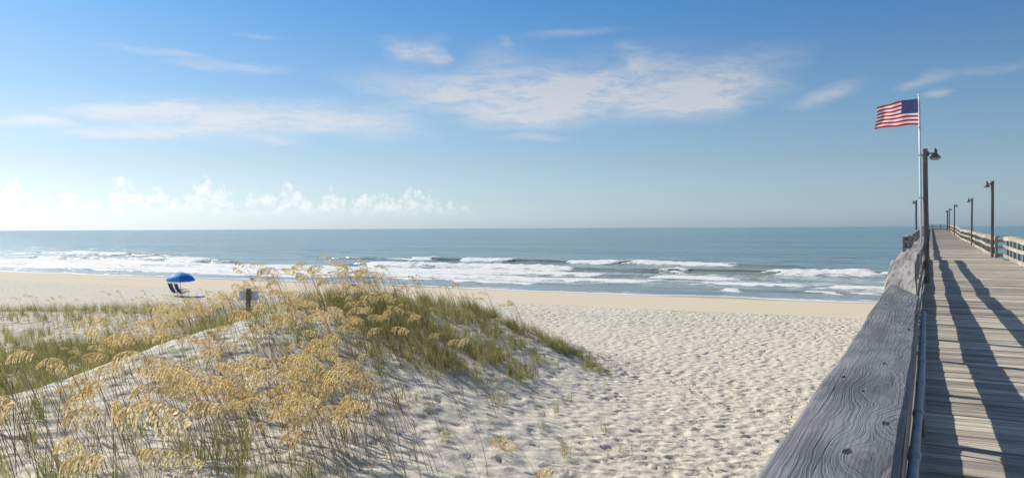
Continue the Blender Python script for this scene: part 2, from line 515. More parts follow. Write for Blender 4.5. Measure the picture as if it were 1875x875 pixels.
A = breaker(125, [(-210, -158), (-109, -18)], [(-195, -183), (-181, -171), (-86, -80.7), (-75, -65.7), (-54.5, -46), (-44, -27.6)], 0.8, 31, 1.1, 3.0)
B = breaker(104, [(-175, -112), (-85, 14)], [(-166, -160), (-127, -119), (-80.6, -69.9), (-69.4, -43.6), (-30.9, -29.4), (-16.5, -4.5), (3, 30)], 0.95, 37, 1.0, 2.6)
C = breaker(93, [(-130, -14)], [(-120, -38.1), (-29.2, -21.4)], 0.42, 43, 0.8, 1.8, 1.5, 7)
D = breaker(84.5, [(-190, 10)], [(-180, -150), (-135, -27.9), (-22, -12), (-9, 3)], 0.28, 47, 0.6, 1.4, 1.5, 4)
E_ = breaker(77, [(-190, 20)], [(-170, -120), (-100, -66), (-55, -38), (-18.2, -16.0), (-9.5, -6.6), (-4.6, 2)], 0.17, 53, 0.5, 1.1, 0.7, 2)
for z, fo, cr_, a in (A, B, C, D, E_):
    SZ += z
    FOAM = np.maximum(FOAM, fo); CREST = np.maximum(CREST, cr_)
# wash left behind by the breakers: thick on the left, thinner towards the pier
wash = sstep(SY, 74, 80) * (1 - sstep(SY, 98, 108)) * (0.42 + 0.30 * (1 - sstep(SX, -62, -30)))
wash = wash + 0.14 * (1 - sstep(SX, -150, -95)) * sstep(SY, 70, 76) * (1 - sstep(SY, 104, 118))
wash *= 0.30 + 1.15 * fbm(SX * 0.07, SY * 0.45, 61, 5)
FOAM = np.maximum(FOAM, wash * 0.9)
# swash edge on the sand
swash = (fbm(SX * 0.06, SY * 0 + 1, 71, 3) - 0.5) * 0.30
SZ = SZ * sstep(SY, 68, 76) + swash * (1 - sstep(SY, 68, 78)) + 0.0
depth = SZ - beach_z(SY)
FOAM = np.maximum(FOAM, 1.0 * (1 - sstep(depth, 0.012, 0.05)))
FOAM = np.maximum(FOAM, 0.5 * (1 - sstep(depth, 0.05, 0.22)) * fbm(SX * 0.22, SY * 0.8, 73, 3) * 1.3)

sea_m, t = material('sea_water')
pos = t.n('ShaderNodeNewGeometry').outputs['Position']
sp = t.n('ShaderNodeSeparateXYZ', {}, i0=pos)
foam = t.n('ShaderNodeAttribute', {'attribute_name': 'foam'}).outputs['Fac']
crest = t.n('ShaderNodeAttribute', {'attribute_name': 'crest'}).outputs['Fac']
p1 = t.scale(pos, (0.05, 0.17, 1)); p2 = t.scale(pos, (0.35, 0.95, 1)); p3 = t.scale(pos, (1.6, 3.2, 1)); p0 = t.scale(pos, (0.006, 0.018, 1))
w0 = t.noise(p0, 1.0, 4, 0.6); w1 = t.noise(p1, 1.0, 5, 0.6); w2 = t.noise(p2, 1.0, 4, 0.6); w3 = t.noise(p3, 1.0, 3, 0.6)
hh = t.math('ADD', t.math('MULTIPLY', w1, 1.6), t.math('ADD', t.math('MULTIPLY', w2, 0.42), t.math('MULTIPLY', w3, 0.10)))
hh = t.math('ADD', hh, t.math('MULTIPLY', w0, 7.0))
nrm = t.bump(hh, 1.0, 0.75)
sandy = t.ss(sp.outputs[1], 190.0, 80.0)              # stirred-up sand makes the shallows greener
deepc = t.mix(t.ss(w0, 0.35, 0.65), (0.075, 0.170, 0.178), (0.115, 0.212, 0.215))
bc = t.mix(sandy, deepc, (0.28, 0.32, 0.295))
bc = t.mix(t.ss(w1, 0.38, 0.62, 0.0, 0.5), bc, (0.13, 0.185, 0.19))
bc = t.mix(t.ss(crest, 0.22, 0.75, 0.0, 0.9), bc, (0.33, 0.355, 0.27))
fn = t.noise(t.scale(pos, (0.55, 1.5, 1.5)), 1.0, 6, 0.68, 0.4)
fn2 = t.noise(t.scale(pos, (2.2, 4.5, 3.0)), 1.0, 4, 0.65)
ff = t.math('ADD', foam, t.math('MULTIPLY', t.math('SUBTRACT', t.math('ADD', t.math('MULTIPLY', fn, 0.75), t.math('MULTIPLY', fn2, 0.25)), 0.5), 2.1))
ffac = t.ss(ff, 0.32, 0.62)
ffac = t.math('MULTIPLY', ffac, t.ss(foam, 0.02, 0.12))
water = t.n('ShaderNodeBsdfPrincipled', {}, Base_Color=bc, Roughness=0.16, IOR=1.333, Normal=nrm)
fb = t.bump(t.math('ADD', fn, t.math('MULTIPLY', fn2, 0.6)), 0.5, 0.28)
fbs = t.n('ShaderNodeBsdfPrincipled', {}, Base_Color=(0.93, 0.94, 0.93), Roughness=0.8, Normal=fb)
ftr = t.n('ShaderNodeBsdfTranslucent', {}, Color=(0.86, 0.88, 0.88))
fbs = t.n('ShaderNodeMixShader', {}, i0=0.25, i1=fbs, i2=ftr)
ms = t.n('ShaderNodeMixShader', {}, i0=ffac, i1=water, i2=fbs)
t.n('ShaderNodeOutputMaterial', {}, Surface=ms)
sea_me = grid_mesh('sea', xs2, ys2, SZ, sea_m)
for nm, arr in (('foam', FOAM), ('crest', CREST)):
    at = sea_me.attributes.new(nm, 'FLOAT', 'POINT')
    at.data.foreach_set('value', np.ascontiguousarray(arr, np.float32).ravel())
sea = link('sea', sea_me)
tag(sea, 'blue green sea with white breakers rolling in', 'sea', kind='structure')


# ------------------------------------------------------------------ wood
def wood(name, axis, dark, light, line=(0.05, 0.045, 0.045), across=46.0, bumpd=0.006, streak_lo=0.36, streak_hi=0.6, along=1.0):
    mt, t = material(name)
    oc = t.n('ShaderNodeTexCoord').outputs['Object']
    rnd = t.n('ShaderNodeObjectInfo').outputs['Random']
    off = t.n('ShaderNodeCombineXYZ', {}, i0=t.math('MULTIPLY', rnd, 31.0), i1=t.math('MULTIPLY', rnd, 17.0), i2=t.math('MULTIPLY', rnd, 7.0)).outputs[0]
    p = t.vmath('ADD', oc, off)
    sc = [across, across, across]; sc[axis] = 1.1 * along
    sl = [across * 0.3] * 3; sl[axis] = 0.7 * along
    g = t.noise(t.scale(p, sc), 1.0, 4, 0.65, 0.25)
    g2 = t.noise(t.scale(p, sl), 1.0, 4, 0.6, 0.4)
    sb = [2.3 / along ** 0.5] * 3; sb[axis] = 2.3 * along
    blot = t.noise(t.scale(p, sb), 1.0, 4, 0.6)
    c = t.mix(t.ss(g2, 0.3, 0.72), dark, light)
    c = t.mix(t.ss(g, streak_lo, streak_hi, 0.75, 0.0), c, line)
    c = t.mix(t.ss(blot, 0.42, 0.75, 0.0, 0.45), c, tuple(k * 0.55 for k in dark))
    v = t.lin(rnd, 0, 1, 0.64, 1.22)
    c = t.mix(1.0, c, t.n('ShaderNodeCombineColor', {}, i0=v, i1=v, i2=t.math('MULTIPLY', v, t.lin(rnd, 0, 1, 1.04, 0.95))).outputs[0], 'MULTIPLY')
    h = t.math('ADD', g, t.math('MULTIPLY', g2, 0.8))
    bs = t.n('ShaderNodeBsdfPrincipled', {}, Base_Color=c, Roughness=0.85, Normal=t.bump(h, bumpd, 0.9))
    t.put(bs.inputs['Specular IOR Level'], 0.25)
    t.n('ShaderNodeOutputMaterial', {}, Surface=bs)
    return mt


DECK_M = wood('deck_wood', 0, (0.47, 0.42, 0.345), (0.68, 0.615, 0.515), (0.17, 0.145, 0.12), 38.0)
RAIL_M = wood('rail_wood', 1, (0.26, 0.245, 0.235), (0.42, 0.395, 0.365), (0.12, 0.115, 0.11), 26.0, along=0.5)
PALE_M = wood('pale_rail_wood', 1, (0.44, 0.385, 0.31), (0.60, 0.54, 0.45), (0.2, 0.17, 0.13), 34.0)
POST_M = wood('post_wood', 2, (0.19, 0.165, 0.145), (0.31, 0.27, 0.24), (0.08, 0.07, 0.06), 30.0)
PILE_M = wood('pile_wood', 2, (0.10, 0.085, 0.07), (0.19, 0.165, 0.14), (0.04, 0.035, 0.03), 20.0)

CAP2_M = wood('old_cap_wood', 1, (0.24, 0.215, 0.195), (0.44, 0.405, 0.37), (0.085, 0.08, 0.078), 30.0, 0.003, 0.36, 0.52, 0.22)
# the wide weathered cap board beside the viewer: raised grain bending round knots
CAP_M, t = material('cap_wood')
oc = t.n('ShaderNodeTexCoord').outputs['Object']
s3 = t.n('ShaderNodeSeparateXYZ', {}, i0=oc)
KNOTS = [(-0.179, 2.07, 1.0), (-0.111, 2.42, 0.95), (-0.20, 2.87, 0.8), (-0.165, 3.5, 0.9), (-0.14, 4.6, 0.8), (-0.217, 6.1, 0.8), (-0.13, 1.5, 1.0)]
fld = t.math('MULTIPLY', s3.outputs[0], 150.0)
fld = t.math('ADD', fld, t.math('MULTIPLY', t.noise(t.scale(oc, (3.2, 0.95, 1)), 1.0, 2, 0.5), t.ss(s3.outputs[0], -0.33, -0.2, 9.0, 24.0)))
fld = t.math('ADD', fld, t.math('MULTIPLY', t.noise(t.scale(oc, (14, 4.2, 1)), 1.0, 4, 0.6), 6.5))
kdark = None
for kx, ky, ks in KNOTS:
    q = t.vmath('LENGTH', t.scale(t.vmath('SUBTRACT', oc, (kx, ky, 5.45)), (1 / 0.042, 1 / 0.13, 0.0)), out=1)
    fld = t.math('ADD', fld, t.ss(q, 0.0, 2.4, 11.0 * ks, 0.0))
    kd = t.ss(t.vmath('LENGTH', t.scale(t.vmath('SUBTRACT', oc, (kx, ky, 5.45)), (1 / (0.005 + 0.008 * (ks - 0.8) * 5), 1 / (0.018 + 0.016 * (ks - 0.8) * 5), 0.0)), out=1), 0.5, 1.15, 1.0, 0.0)
    kdark = kd if kdark is None else t.math('MAXIMUM', kdark, kd)
fv = t.n('ShaderNodeCombineXYZ', {}, i0=t.math('MULTIPLY', fld, 0.85), i1=t.math('MULTIPLY', s3.outputs[1], 0.25)).outputs[0]
ring = t.ss(t.noise(fv, 1.0, 2, 0.6), 0.30, 0.66)        # growth rings of uneven width
crack = t.ss(t.noise(t.scale(oc, (55, 0.9, 8)), 1.0, 3, 0.6, 0.3), 0.70, 0.76, 0.0, 0.85)
fib = t.noise(t.scale(oc, (170, 3.5, 60)), 1.0, 3, 0.6)
blot = t.noise(t.scale(oc, (7, 2.2, 4)), 1.0, 4, 0.6)
c = t.mix(t.ss(blot, 0.3, 0.7), (0.118, 0.12, 0.132), (0.235, 0.235, 0.245))
lmask = t.ss(t.noise(t.scale(oc, (9, 1.6, 1)), 1.0, 3, 0.6), 0.30, 0.62, 0.2, 0.9)
c = t.mix(t.math('MULTIPLY', t.ss(ring, 0.0, 0.7, 1.0, 0.0), lmask), c, (0.078, 0.081, 0.094))
c = t.mix(t.ss(fib, 0.3, 0.55, 0.45, 0.0), c, (0.065, 0.068, 0.08))
c = t.mix(t.ss(t.noise(t.scale(oc, (10, 3, 1)), 1.0, 3), 0.60, 0.75, 0.0, 0.35), c, (0.33, 0.28, 0.25))
c = t.mix(crack, c, (0.035, 0.034, 0.038))
c = t.mix(kdark, c, (0.028, 0.022, 0.02))
h = t.math('ADD', t.math('MULTIPLY', t.math('MULTIPLY', ring, lmask), 0.8), t.math('MULTIPLY', fib, 0.5))
h = t.math('SUBTRACT', h, t.math('MULTIPLY', t.math('MAXIMUM', kdark, crack), 1.3))
bs = t.n('ShaderNodeBsdfPrincipled', {}, Base_Color=c, Roughness=0.7, Normal=t.bump(h, 0.004, 0.9))
t.put(bs.inputs['Specular IOR Level'], 0.35)
t.n('ShaderNodeOutputMaterial', {}, Surface=bs)


def plain(name, col, rough=0.5, metal=0.0, var=0.12, scale=14.0, transl=0.0, spec=0.4):
    mt, t = material(name)
    oc = t.n('ShaderNodeTexCoord').outputs['Object']
    nz = t.noise(oc, scale, 4, 0.6)
    c = t.mix(t.ss(nz, 0.3, 0.7), tuple(k * (1 - var) for k in col), tuple(min(1, k * (1 + var)) for k in col))
    bs = t.n('ShaderNodeBsdfPrincipled', {}, Base_Color=c, Roughness=rough, Metallic=metal, Normal=t.bump(nz, 0.001, 0.4))
    t.put(bs.inputs['Specular IOR Level'], spec)
    sh = bs
    if transl:
        tr = t.n('ShaderNodeBsdfTranslucent', {}, Color=c)
        sh = t.n('ShaderNodeMixShader', {}, i0=transl, i1=bs, i2=tr)
    t.n('ShaderNodeOutputMaterial', {}, Surface=sh)
    return mt


STEEL_M = plain('galvanised_pipe', (0.27, 0.28, 0.30), 0.55, 0.3, 0.2, 20)
BOLT_M = plain('rusty_bolt', (0.10, 0.06, 0.04), 0.7, 0.3, 0.3, 60)
LAMPM = plain('lamp_metal', (0.16, 0.155, 0.15), 0.5, 0.4)
GLASS_M = plain('lamp_glass', (0.62, 0.60, 0.52), 0.25, 0.0, 0.05, 10, 0.45)
WHITE_M = plain('white_paint', (0.74, 0.75, 0.76), 0.4, 0.0, 0.05)

# ------------------------------------------------------------------ the pier
PIER_END = 190.0
def deck_z(Y):
    base = float(np.interp(Y, [-10, 55, 75, 104, 126, 150, 192], [4.30, 4.30, 4.44, 4.50, 4.80, 4.98, 5.27]))
    return base + 0.018 * math.sin(Y * 0.41 + 1.0) + 0.02 * math.sin(Y * 0.17)


def left_x(Y):    # inner face of the left railing
    if Y > 45: return -1.08 + 0.02 * math.sin(Y * 0.6)
    return float(np.interp(Y, [-5, 7, 9, 11, 13, 16, 30, 45], [-0.085, -0.10, -0.16, -0.205, -0.18, -0.215, -0.235, -0.25])) + 0.015 * math.sin(Y * 0.8)


def right_x(Y):   # inner face of the right railing
    return (3.33 if Y < 49 else 2.97) + 0.02 * math.sin(Y * 0.5 + 2)


pier = tag(empty('pier', (1.6, 0, 0)), 'long weathered wooden fishing pier running out over the sea', 'pier')
PO = Vector((1.6, 0, 0))


def pier_part(mb, name, mat):
    o = mb.build(name, mat)
    o.parent = pier
    o.location = -PO
    return o


# planks: four shared meshes, ends ragged, slightly cupped
plank_meshes = []
for k in range(6):
    for wide in (0, 1):
        b = MB()
        wd = (0.182, 0.194)[k % 2]
        L0, L1 = (-0.19 - random.uniform(0, 0.05), 3.50 + random.uniform(0, 0.06)) if not wide else (-1.38 - random.uniform(0, 0.05), 3.12 + random.uniform(0, 0.06))
        b.board((L0, 0, 0), (L1, 0, 0), wd, 0.048, 0.007, 3, 0.0035)
        plank_meshes.append((b.mesh('plank', DECK_M), wd, wide))
Y = 3.6; n_pl = 0
rest = MB()
while Y < PIER_END:
    wide = 1 if Y > 45 else 0
    cands = [p for p in plank_meshes if p[2] == wide]
    me, wd, _ = random.choice(cands)
    gap = random.choice([0.005, 0.007, 0.009, 0.012, 0.018, 0.03 if random.random() < 0.3 else 0.01])
    yc = Y + wd / 2
    slope = math.atan2(deck_z(yc + 0.2) - deck_z(yc - 0.2), 0.4)
    if n_pl < 300:
        o = link('plank', me, pier, (-PO.x, yc, deck_z(yc) + random.uniform(-0.006, 0.005)), (slope + R(random.uniform(-1.2, 1.2)), R(random.uniform(-0.12, 0.12)), R(random.uniform(-0.25, 0.25))))
    else:
        x0, x1 = (-0.2, 3.5) if not wide else (-1.38, 3.12)
        rest.board((x0 - random.uniform(0, .05), yc, deck_z(yc) + random.uniform(-0.005, 0.005)), (x1 + random.uniform(0, .05), yc, deck_z(yc) + random.uniform(-0.005, 0.005)), wd, 0.048, 0.006)
    n_pl += 1
    Y += wd + gap
Y = 3.4
while Y > -4:
    rest.board((-0.2, Y, deck_z(Y)), (3.5, Y, deck_z(Y)), 0.185, 0.048, 0.006)
    Y -= 0.197
o = pier_part(rest, 'plank_run', DECK_M); o['kind'] = 'stuff'

# stringers, cross beams and piles
for x in (0.05, 1.15, 2.2, 2.9):
    Y = -4.0
    while Y < PIER_END - 1:
        b = MB()
        Y1 = min(Y + 8.0, PIER_END)
        b.board((x, Y, deck_z(Y) - 0.075), (x, Y1 - 0.01, deck_z(Y1) - 0.075), 0.08, 0.26, 0.005, 4)
        pier_part(b, 'stringer', RAIL_M)
        Y = Y1
for i in range(25):
    Y = i * 8.0 - 3.9
    if Y > PIER_END: break
    zc = deck_z(Y) - 0.36
    b = MB(); b.board((-0.15 if Y < 45 else -1.3, Y, zc), (3.42 if Y < 49 else 3.1, Y, zc), 0.28, 0.28, 0.01)
    pier_part(b, 'cross_beam', PILE_M)
    for x in (0.12 if Y < 45 else -0.6, 2.85):
        zb = float(beach_z(Y)) - 1.0
        b = MB(); b.tube([(x, Y, zb), (x + 0.03, Y, (zb + zc) / 2), (x, Y, zc - 0.27)], [0.17, 0.16, 0.15], 12)
        pier_part(b, 'pile', PILE_M)


def rail_top(Y, side):
    """height of the cap above the deck, sagging as old rails do"""
    if side < 0:
        if Y < 6.99: return 5.45 - deck_z(Y)
        return float(np.interp(Y, [7.0, 9.0, 11.2, 13, 17, 22, 28, 34, 40, 45], [1.07, 1.11, 1.27, 1.20, 1.25, 1.17, 1.22, 1.16, 1.20, 1.17])) if Y < 45 else 1.15 + 0.04 * math.sin(Y * 0.55)
    return 1.15 + 0.035 * math.sin(Y * 0.47) + 0.02 * math.sin(Y * 1.1)


def railing(side, spans, xf, capm, mats, y_break):
    out = side   # direction away from the deck
    for (Ya, Yb) in spans:
        xa, xb = xf(Ya + 0.01), xf(Yb - 0.01)
        za, zb = deck_z(Ya), deck_z(Yb)
        ra, rb = rail_top(Ya, side), rail_top(Yb - 0.02, side)
        j = lambda s=0.012: random.uniform(-s, s)
        if not (side < 0 and Ya < 7.0):
            b = MB(); cw = 0.27 if side < 0 else 0.25
            b.board((xa + out * (0.115) + j(), Ya + 0.006, za + ra + j(.008) - (0.045 if side < 0 and 7.2 < Ya < 40 else 0)), (xb + out * 0.115 + j(), Yb - 0.006, zb + rb + j(.008)), cw, 0.042, 0.007, 5, 0.007)
            pier_part(b, 'rail_cap', CAP2_M if side < 0 and Ya < 30 else capm)
        # fascia, middle board and kick board on the deck side of the posts
        b = MB(); b.board((xa - 0.0 * out, Ya + 0.004, za + ra - 0.047), (xb, Yb - 0.004, zb + rb - 0.047), 0.036, 0.17 if side > 0 else 0.20, 0.005, 3, 0.004)
        pier_part(b, 'rail_board', mats)
        mh = 0.68
        b = MB(); b.board((xa + j(.006), Ya + 0.004, za + mh + j(.02)), (xb + j(.006), Yb - 0.004, zb + mh + j(.02)), 0.036, 0.26 if side < 0 else 0.16, 0.005, 3, 0.004)
        pier_part(b, 'rail_board', mats)
        b = MB(); b.board((xa + j(.006), Ya + 0.004, za + 0.215 + j(.008)), (xb + j(.006), Yb - 0.004, zb + 0.215 + j(.008)), 0.036, 0.19, 0.005, 3, 0.004)
        pier_part(b, 'kick_board', mats)


def spans(y0, y1, L):
    n = max(1, round((y1 - y0) / L)); s = (y1 - y0) / n
    return [(y0 + i * s, y0 + (i + 1) * s) for i in range(n)]


left_spans = [(-3.0, 1.0), (1.0, 7.0), (7.0, 11.3), (11.3, 15.4)] + spans(15.4, 45.0, 3.7) + spans(45.0, PIER_END, 4.1)
right_spans = spans(5.0, 49.0, 4.0) + spans(49.0, PIER_END, 4.03)
# span starting at 7 m tucks under the near cap
railing(-1, left_spans, left_x, RAIL_M, RAIL_M, 45)
railing(1, right_spans, right_x, PALE_M, PALE_M, 49)
# posts, one mesh each side shared by all
for side, sp_list, xf, mt in ((-1, left_spans, left_x, RAIL_M), (1, right_spans, right_x, PALE_M)):
    b = MB(); b.board((0, 0, -0.22), (0, 0.001, 0.0), 0.1, 0.1)
    pm = MB(); pm.box((0, 0, 0.40), (0.10, 0.12, 1.30))
    pmesh = pm.mesh('rail_post', mt)
    ys_ = sorted({round(a, 3) for s in sp_list for a in (s[0] + 0.02, (s[0] + s[1]) / 2)})
    for Y in ys_:
        top = deck_z(Y) + rail_top(Y, side) - 0.055
        o = link('rail_post', pmesh, pier, (xf(Y) + side * 0.072 - PO.x, Y + 0.05, top - 1.05), (R(random.uniform(-1, 1)), R(random.uniform(-1, 1)), 0))

# the near cap board and the one it overlaps, cut at a slant
bm = bmesh.new()
ysn = np.linspace(0.6, 7.55, 28)
rows = []
for i, y in enumerate(ysn):
    f = i / (len(ysn) - 1)
    wl = 0.004 * math.sin(y * 1.9) + 0.003 * math.sin(y * 5.3 + 1)
    wr = 0.004 * math.sin(y * 1.5 + 2) + 0.002 * math.sin(y * 7.1)
    xl, xr = -0.335 + wl - 0.03 * f, -0.062 + wr - 0.022 * f
    yl = y + (0.95 * f ** 4); yr = y - (0.62 * f ** 4)
    lift = 0.006 * math.sin(y * 0.9)
    prof = [(xl, -0.045), (xl, -0.010), (xl + 0.012, -0.001), ((xl * 3 + xr) / 4, 0.003), ((xl + xr) / 2, 0.001), ((xl + xr * 3) / 4, 0.003), (xr - 0.012, -0.001), (xr, -0.010), (xr, -0.045)]
    row = []
    for (x, z) in prof:
        g = (x - xl) / (xr - xl)
        row.append(bm.verts.new((x, yl * (1 - g) + yr * g, 5.45 + z + lift)))
    rows.append(row)
for a, b in zip(rows[:-1], rows[1:]):
    for k in range(len(a) - 1):
        bm.faces.new((a[k], a[k + 1], b[k + 1], b[k]))
    bm.faces.new((a[-1], a[0], b[0], b[-1]))
bm.faces.new(rows[0][::-1]); bm.faces.new(rows[-1])
bmesh.ops.recalc_face_normals(bm, faces=bm.faces)
me = bpy.data.meshes.new('rail_cap'); bm.to_mesh(me); bm.free()
me.materials.append(CAP_M)
o = link('rail_cap', me, pier, -PO)
o['label'] = 'wide blue grey cap board with raised grain and knots'
b = MB(); b.board((-0.2, -3.2, 5.45), (-0.2, 0.59, 5.45), 0.27, 0.045, 0.008, 4, 0.003); pier_part(b, 'rail_cap', CAP_M)

# conduit along the inside of the rail with its straps
b = MB()
cp = [(-0.043 - 0.004 * math.sin(y * 1.3), y, 5.385 + 0.006 * math.sin(y * 2.1)) for y in np.linspace(0.5, 6.3, 24)] + [(-0.05, 6.6, 5.33), (-0.055, 6.75, 5.1), (-0.06, 6.78, 4.4)]
b.tube(cp, 0.0135, 10)
con = pier_part(b, 'conduit', STEEL_M)
for y in (0.9, 1.45, 1.9, 2.4, 2.93, 3.45, 4.0, 4.7, 5.5):
    b = MB(); x = -0.043 - 0.004 * math.sin(y * 1.3); z = 5.385 + 0.006 * math.sin(y * 2.1)
    b.tube([(x, y - 0.026, z), (x, y - 0.022, z), (x, y + 0.022, z), (x, y + 0.026, z)], [0.0145, 0.0172, 0.0172, 0.0145], 12)
    q = b.build('pipe_coupling', STEEL_M); q.parent = con
for (x, y) in [(-0.285, 3.1), (-0.11, 4.75), (-0.29, 6.2)]:
    b = MB(); b.lathe([(0.0, 0.004), (0.007, 0.003), (0.008, 0.0), (0.008, -0.004)], (x, y, 5.454 + 0.006 * math.sin(y * .9)), 8)
    q = b.build('nail_head', BOLT_M); q.parent = pier; q.location = -PO

# side platform: a railing that steps out to the left, and the railing across the far end
def cross_rail(x0, x1, Y, zd, mat, posts):
    b = MB(); b.board((x0, Y, zd + 1.15), (x1, Y, zd + 1.15), 0.24, 0.042, 0.006); pier_part(b, 'rail_cap', mat)
    for h, t_ in ((0.96, 0.15), (0.62, 0.15), (0.22, 0.18)):
        b = MB(); b.board((x0, Y, zd + h), (x1, Y, zd + h), 0.036, t_, 0.005); pier_part(b, 'rail_board', mat)
    for x in posts:
        b = MB(); b.box((x, Y + 0.07, zd + 0.42), (0.11, 0.1, 1.36)); pier_part(b, 'rail_post', mat)
cross_rail(-1.30, -0.24, 44.93, deck_z(45), RAIL_M, (-1.22,))
b = MB(); b.board((-0.85, 45.6, deck_z(46) + 0.46), (-0.85, 48.6, deck_z(48) + 0.46), 0.36, 0.05, 0.006); pier_part(b, 'bench_seat', PALE_M)
for y in (45.9, 47.1, 48.3):
    b = MB(); b.box((-0.85, y, deck_z(y) + 0.205), (0.3, 0.09, 0.41)); pier_part(b, 'bench_leg', PALE_M)
cross_rail(2.98, 3.42, 49.06, deck_z(49), PALE_M, ())
cross_rail(-1.3, 3.1, PIER_END - 0.05, deck_z(PIER_END), POST_M, (-1.2, 0.3, 1.7, 3.0))


# ------------------------------------------------------------------ lamp posts
def lamp_post(x, Y, turn, label, h=4.1, lean=(0, 0), thick=0.155, head=True, double=False):
    z = deck_z(Y) + 0.0
    t_ = tag(empty('lamp_post', (x, Y, z)), label, 'lamp post', 'lamp posts along the pier')
    t_.rotation_euler = (R(lean[0]), R(lean[1]), 0)
    b = MB()
    k = thick / 2
    for i in range(4):
        pass
    vs = []; fs = []
    lv = [0, 0.3, 0.6, 0.85, 1.0]
    for i, f in enumerate(lv):
        kk = k * (1 - 0.12 * f); zz = h * f
        ox = random.uniform(-0.012, 0.012) * (0 < f < 1); oy = random.uniform(-0.012, 0.012) * (0 < f < 1)
        c8 = kk * 0.72
        for px, py in ((-kk, -c8), (-c8, -kk), (c8, -kk), (kk, -c8), (kk, c8), (c8, kk), (-c8, kk), (-kk, c8)):
            vs.append((px + ox, py + oy, zz))
    for i in range(len(lv) - 1):
        for j in range(8):
            a = i * 8 + j; c = i * 8 + (j + 1) % 8
            fs.append((a, c, c + 8, a + 8))
    fs.append(tuple(range(7, -1, -1))); fs.append(tuple((len(lv) - 1) * 8 + j for j in range(8)))
    b.add(vs, fs)
    b.build('post', POST_M, t_)
    if head:
        d = Vector((math.cos(turn), math.sin(turn), 0))
        b = MB(); p0 = d * (k * 0.8) + Vector((0, 0, h - 0.16))
        hx = d * 0.27 + Vector((0, 0, h - 0.16))
        b.tube([p0, d * 0.17 + Vector((0, 0, h - 0.145)), hx], 0.022, 8)
        b.box((d * (k + 0.012) + Vector((0, 0, h - 0.16))), (0.03, 0.1, 0.14), turn)
        b.build('arm', LAMPM, t_)
        b = MB()
        b.lathe([(0.0, 0.13), (0.05, 0.13), (0.062, 0.11), (0.062, 0.0), (0.075, -0.015), (0.11, -0.05), (0.15, -0.10), (0.165, -0.135), (0.155, -0.135), (0.1, -0.055), (0.0, -0.03)], hx, 16)
        sh = b.build('lamp_shade', LAMPM, t_)
        b = MB(); b.tube([hx + Vector((0, 0, 0.13)), hx + Vector((0, 0, 0.17))], [0.028, 0.026], 8); b.build('photocell', LAMPM, t_)
        b = MB(); b.lathe([(0.148, -0.130), (0.135, -0.165), (0.09, -0.195), (0.0, -0.205)], hx, 16); b.build('lamp_glass', GLASS_M, t_)
    return t_


lamp_post(-0.13, 27.4, R(8), 'tall lamp post with a flag pole strapped to it on the pier', lean=(0, -0.35))
lamp_post(2.90, 49.8, R(188), 'lamp post where the pale pier railing steps inward', lean=(0, 0.4))
lamp_post(2.93, 75.0, R(185), 'lamp post standing beside the low dip of the pale railing', lean=(0, 0.6), h=3.85)
lamp_post(2.90, 128.0, R(5), 'lamp post at the top of the pier ramp, arm over the sea', h=4.25)
lamp_post(2.85, 160.0, R(5), 'thin lamp post near the pier end, arm over the sea', h=4.1)
lamp_post(2.75, 172.0, R(185), 'thick lamp post near the pier end, arm over the deck', h=3.9, thick=0.24)
lamp_post(-1.34, 90.0, R(175), 'lamp post on the stepped out side of the pier', h=4.15, thick=0.2)
lamp_post(-0.98, 176.0, R(5), 'distant lamp post by the left rail of the pier end', h=4.1)

# the flag pole and the flag
FPX, FPY = -0.255, 27.32
fz = deck_z(27.4)
fp = tag(empty('flag_pole', (FPX, FPY, fz)), 'slim white flag pole strapped to the lamp post', 'flag pole')
fp.rotation_euler = (0, R(-0.6), 0)
b = MB(); b.tube([(0, 0, 0.9), (0, 0, 3.0), (0, 0, 5.72)], [0.035, 0.033, 0.026], 12); b.build('pole', WHITE_M, fp)
b = MB(); b.lathe([(0, 0.05), (0.03, 0.035), (0.04, 0.0), (0.03, -0.02), (0.0, -0.02)], (0, 0, 5.74), 12); b.build('finial', WHITE_M, fp)
b = MB(); b.tube([(0.03, -0.02, 1.5), (0.034, -0.03, 3.4), (0.03, -0.03, 5.66)], 0.006, 6); b.build('halyard', WHITE_M, fp)
for zz in (1.1, 2.6, 3.9):
    b = MB(); b.box((0.04, 0.04, zz), (0.16, 0.13, 0.045)); b.build('strap', STEEL_M, fp)
b = MB(); b.lathe([(0.036, -0.03), (0.05, -0.03), (0.05, 0.03), (0.036, 0.03)], (0, 0, 4.78), 12); b.build('sleeve', WHITE_M, fp)

FL, FH = 1.30, 0.80
FDIR = Vector((-0.90, -0.43, 0)).normalized(); FN = Vector((-FDIR.y, FDIR.x, 0))
flag = tag(empty('flag', (FPX - 0.085, FPY - 0.03, fz + 5.64)), 'red white and blue striped flag with white stars flying in the wind', 'flag')


def flag_pt(u, v, off=0.0):
    """u 0..1 away from the pole, v 0..1 downwards"""
    amp = 0.02 + 0.075 * u
    wv = amp * math.sin(u * 9.0 + v * 1.6) + 0.035 * u * math.sin(u * 17 - v * 3.5 + 1)
    drop = 0.10 * u + 0.17 * u * u * (1 - 0.75 * v) + 0.012 * math.sin(u * 11 + 2 * v)
    L = u * FL * (0.965 - 0.03 * math.sin(v * 5))
    return FDIR * L + FN * (wv + off) + Vector((0, 0, -v * FH * (1 - 0.02 * u) - drop))


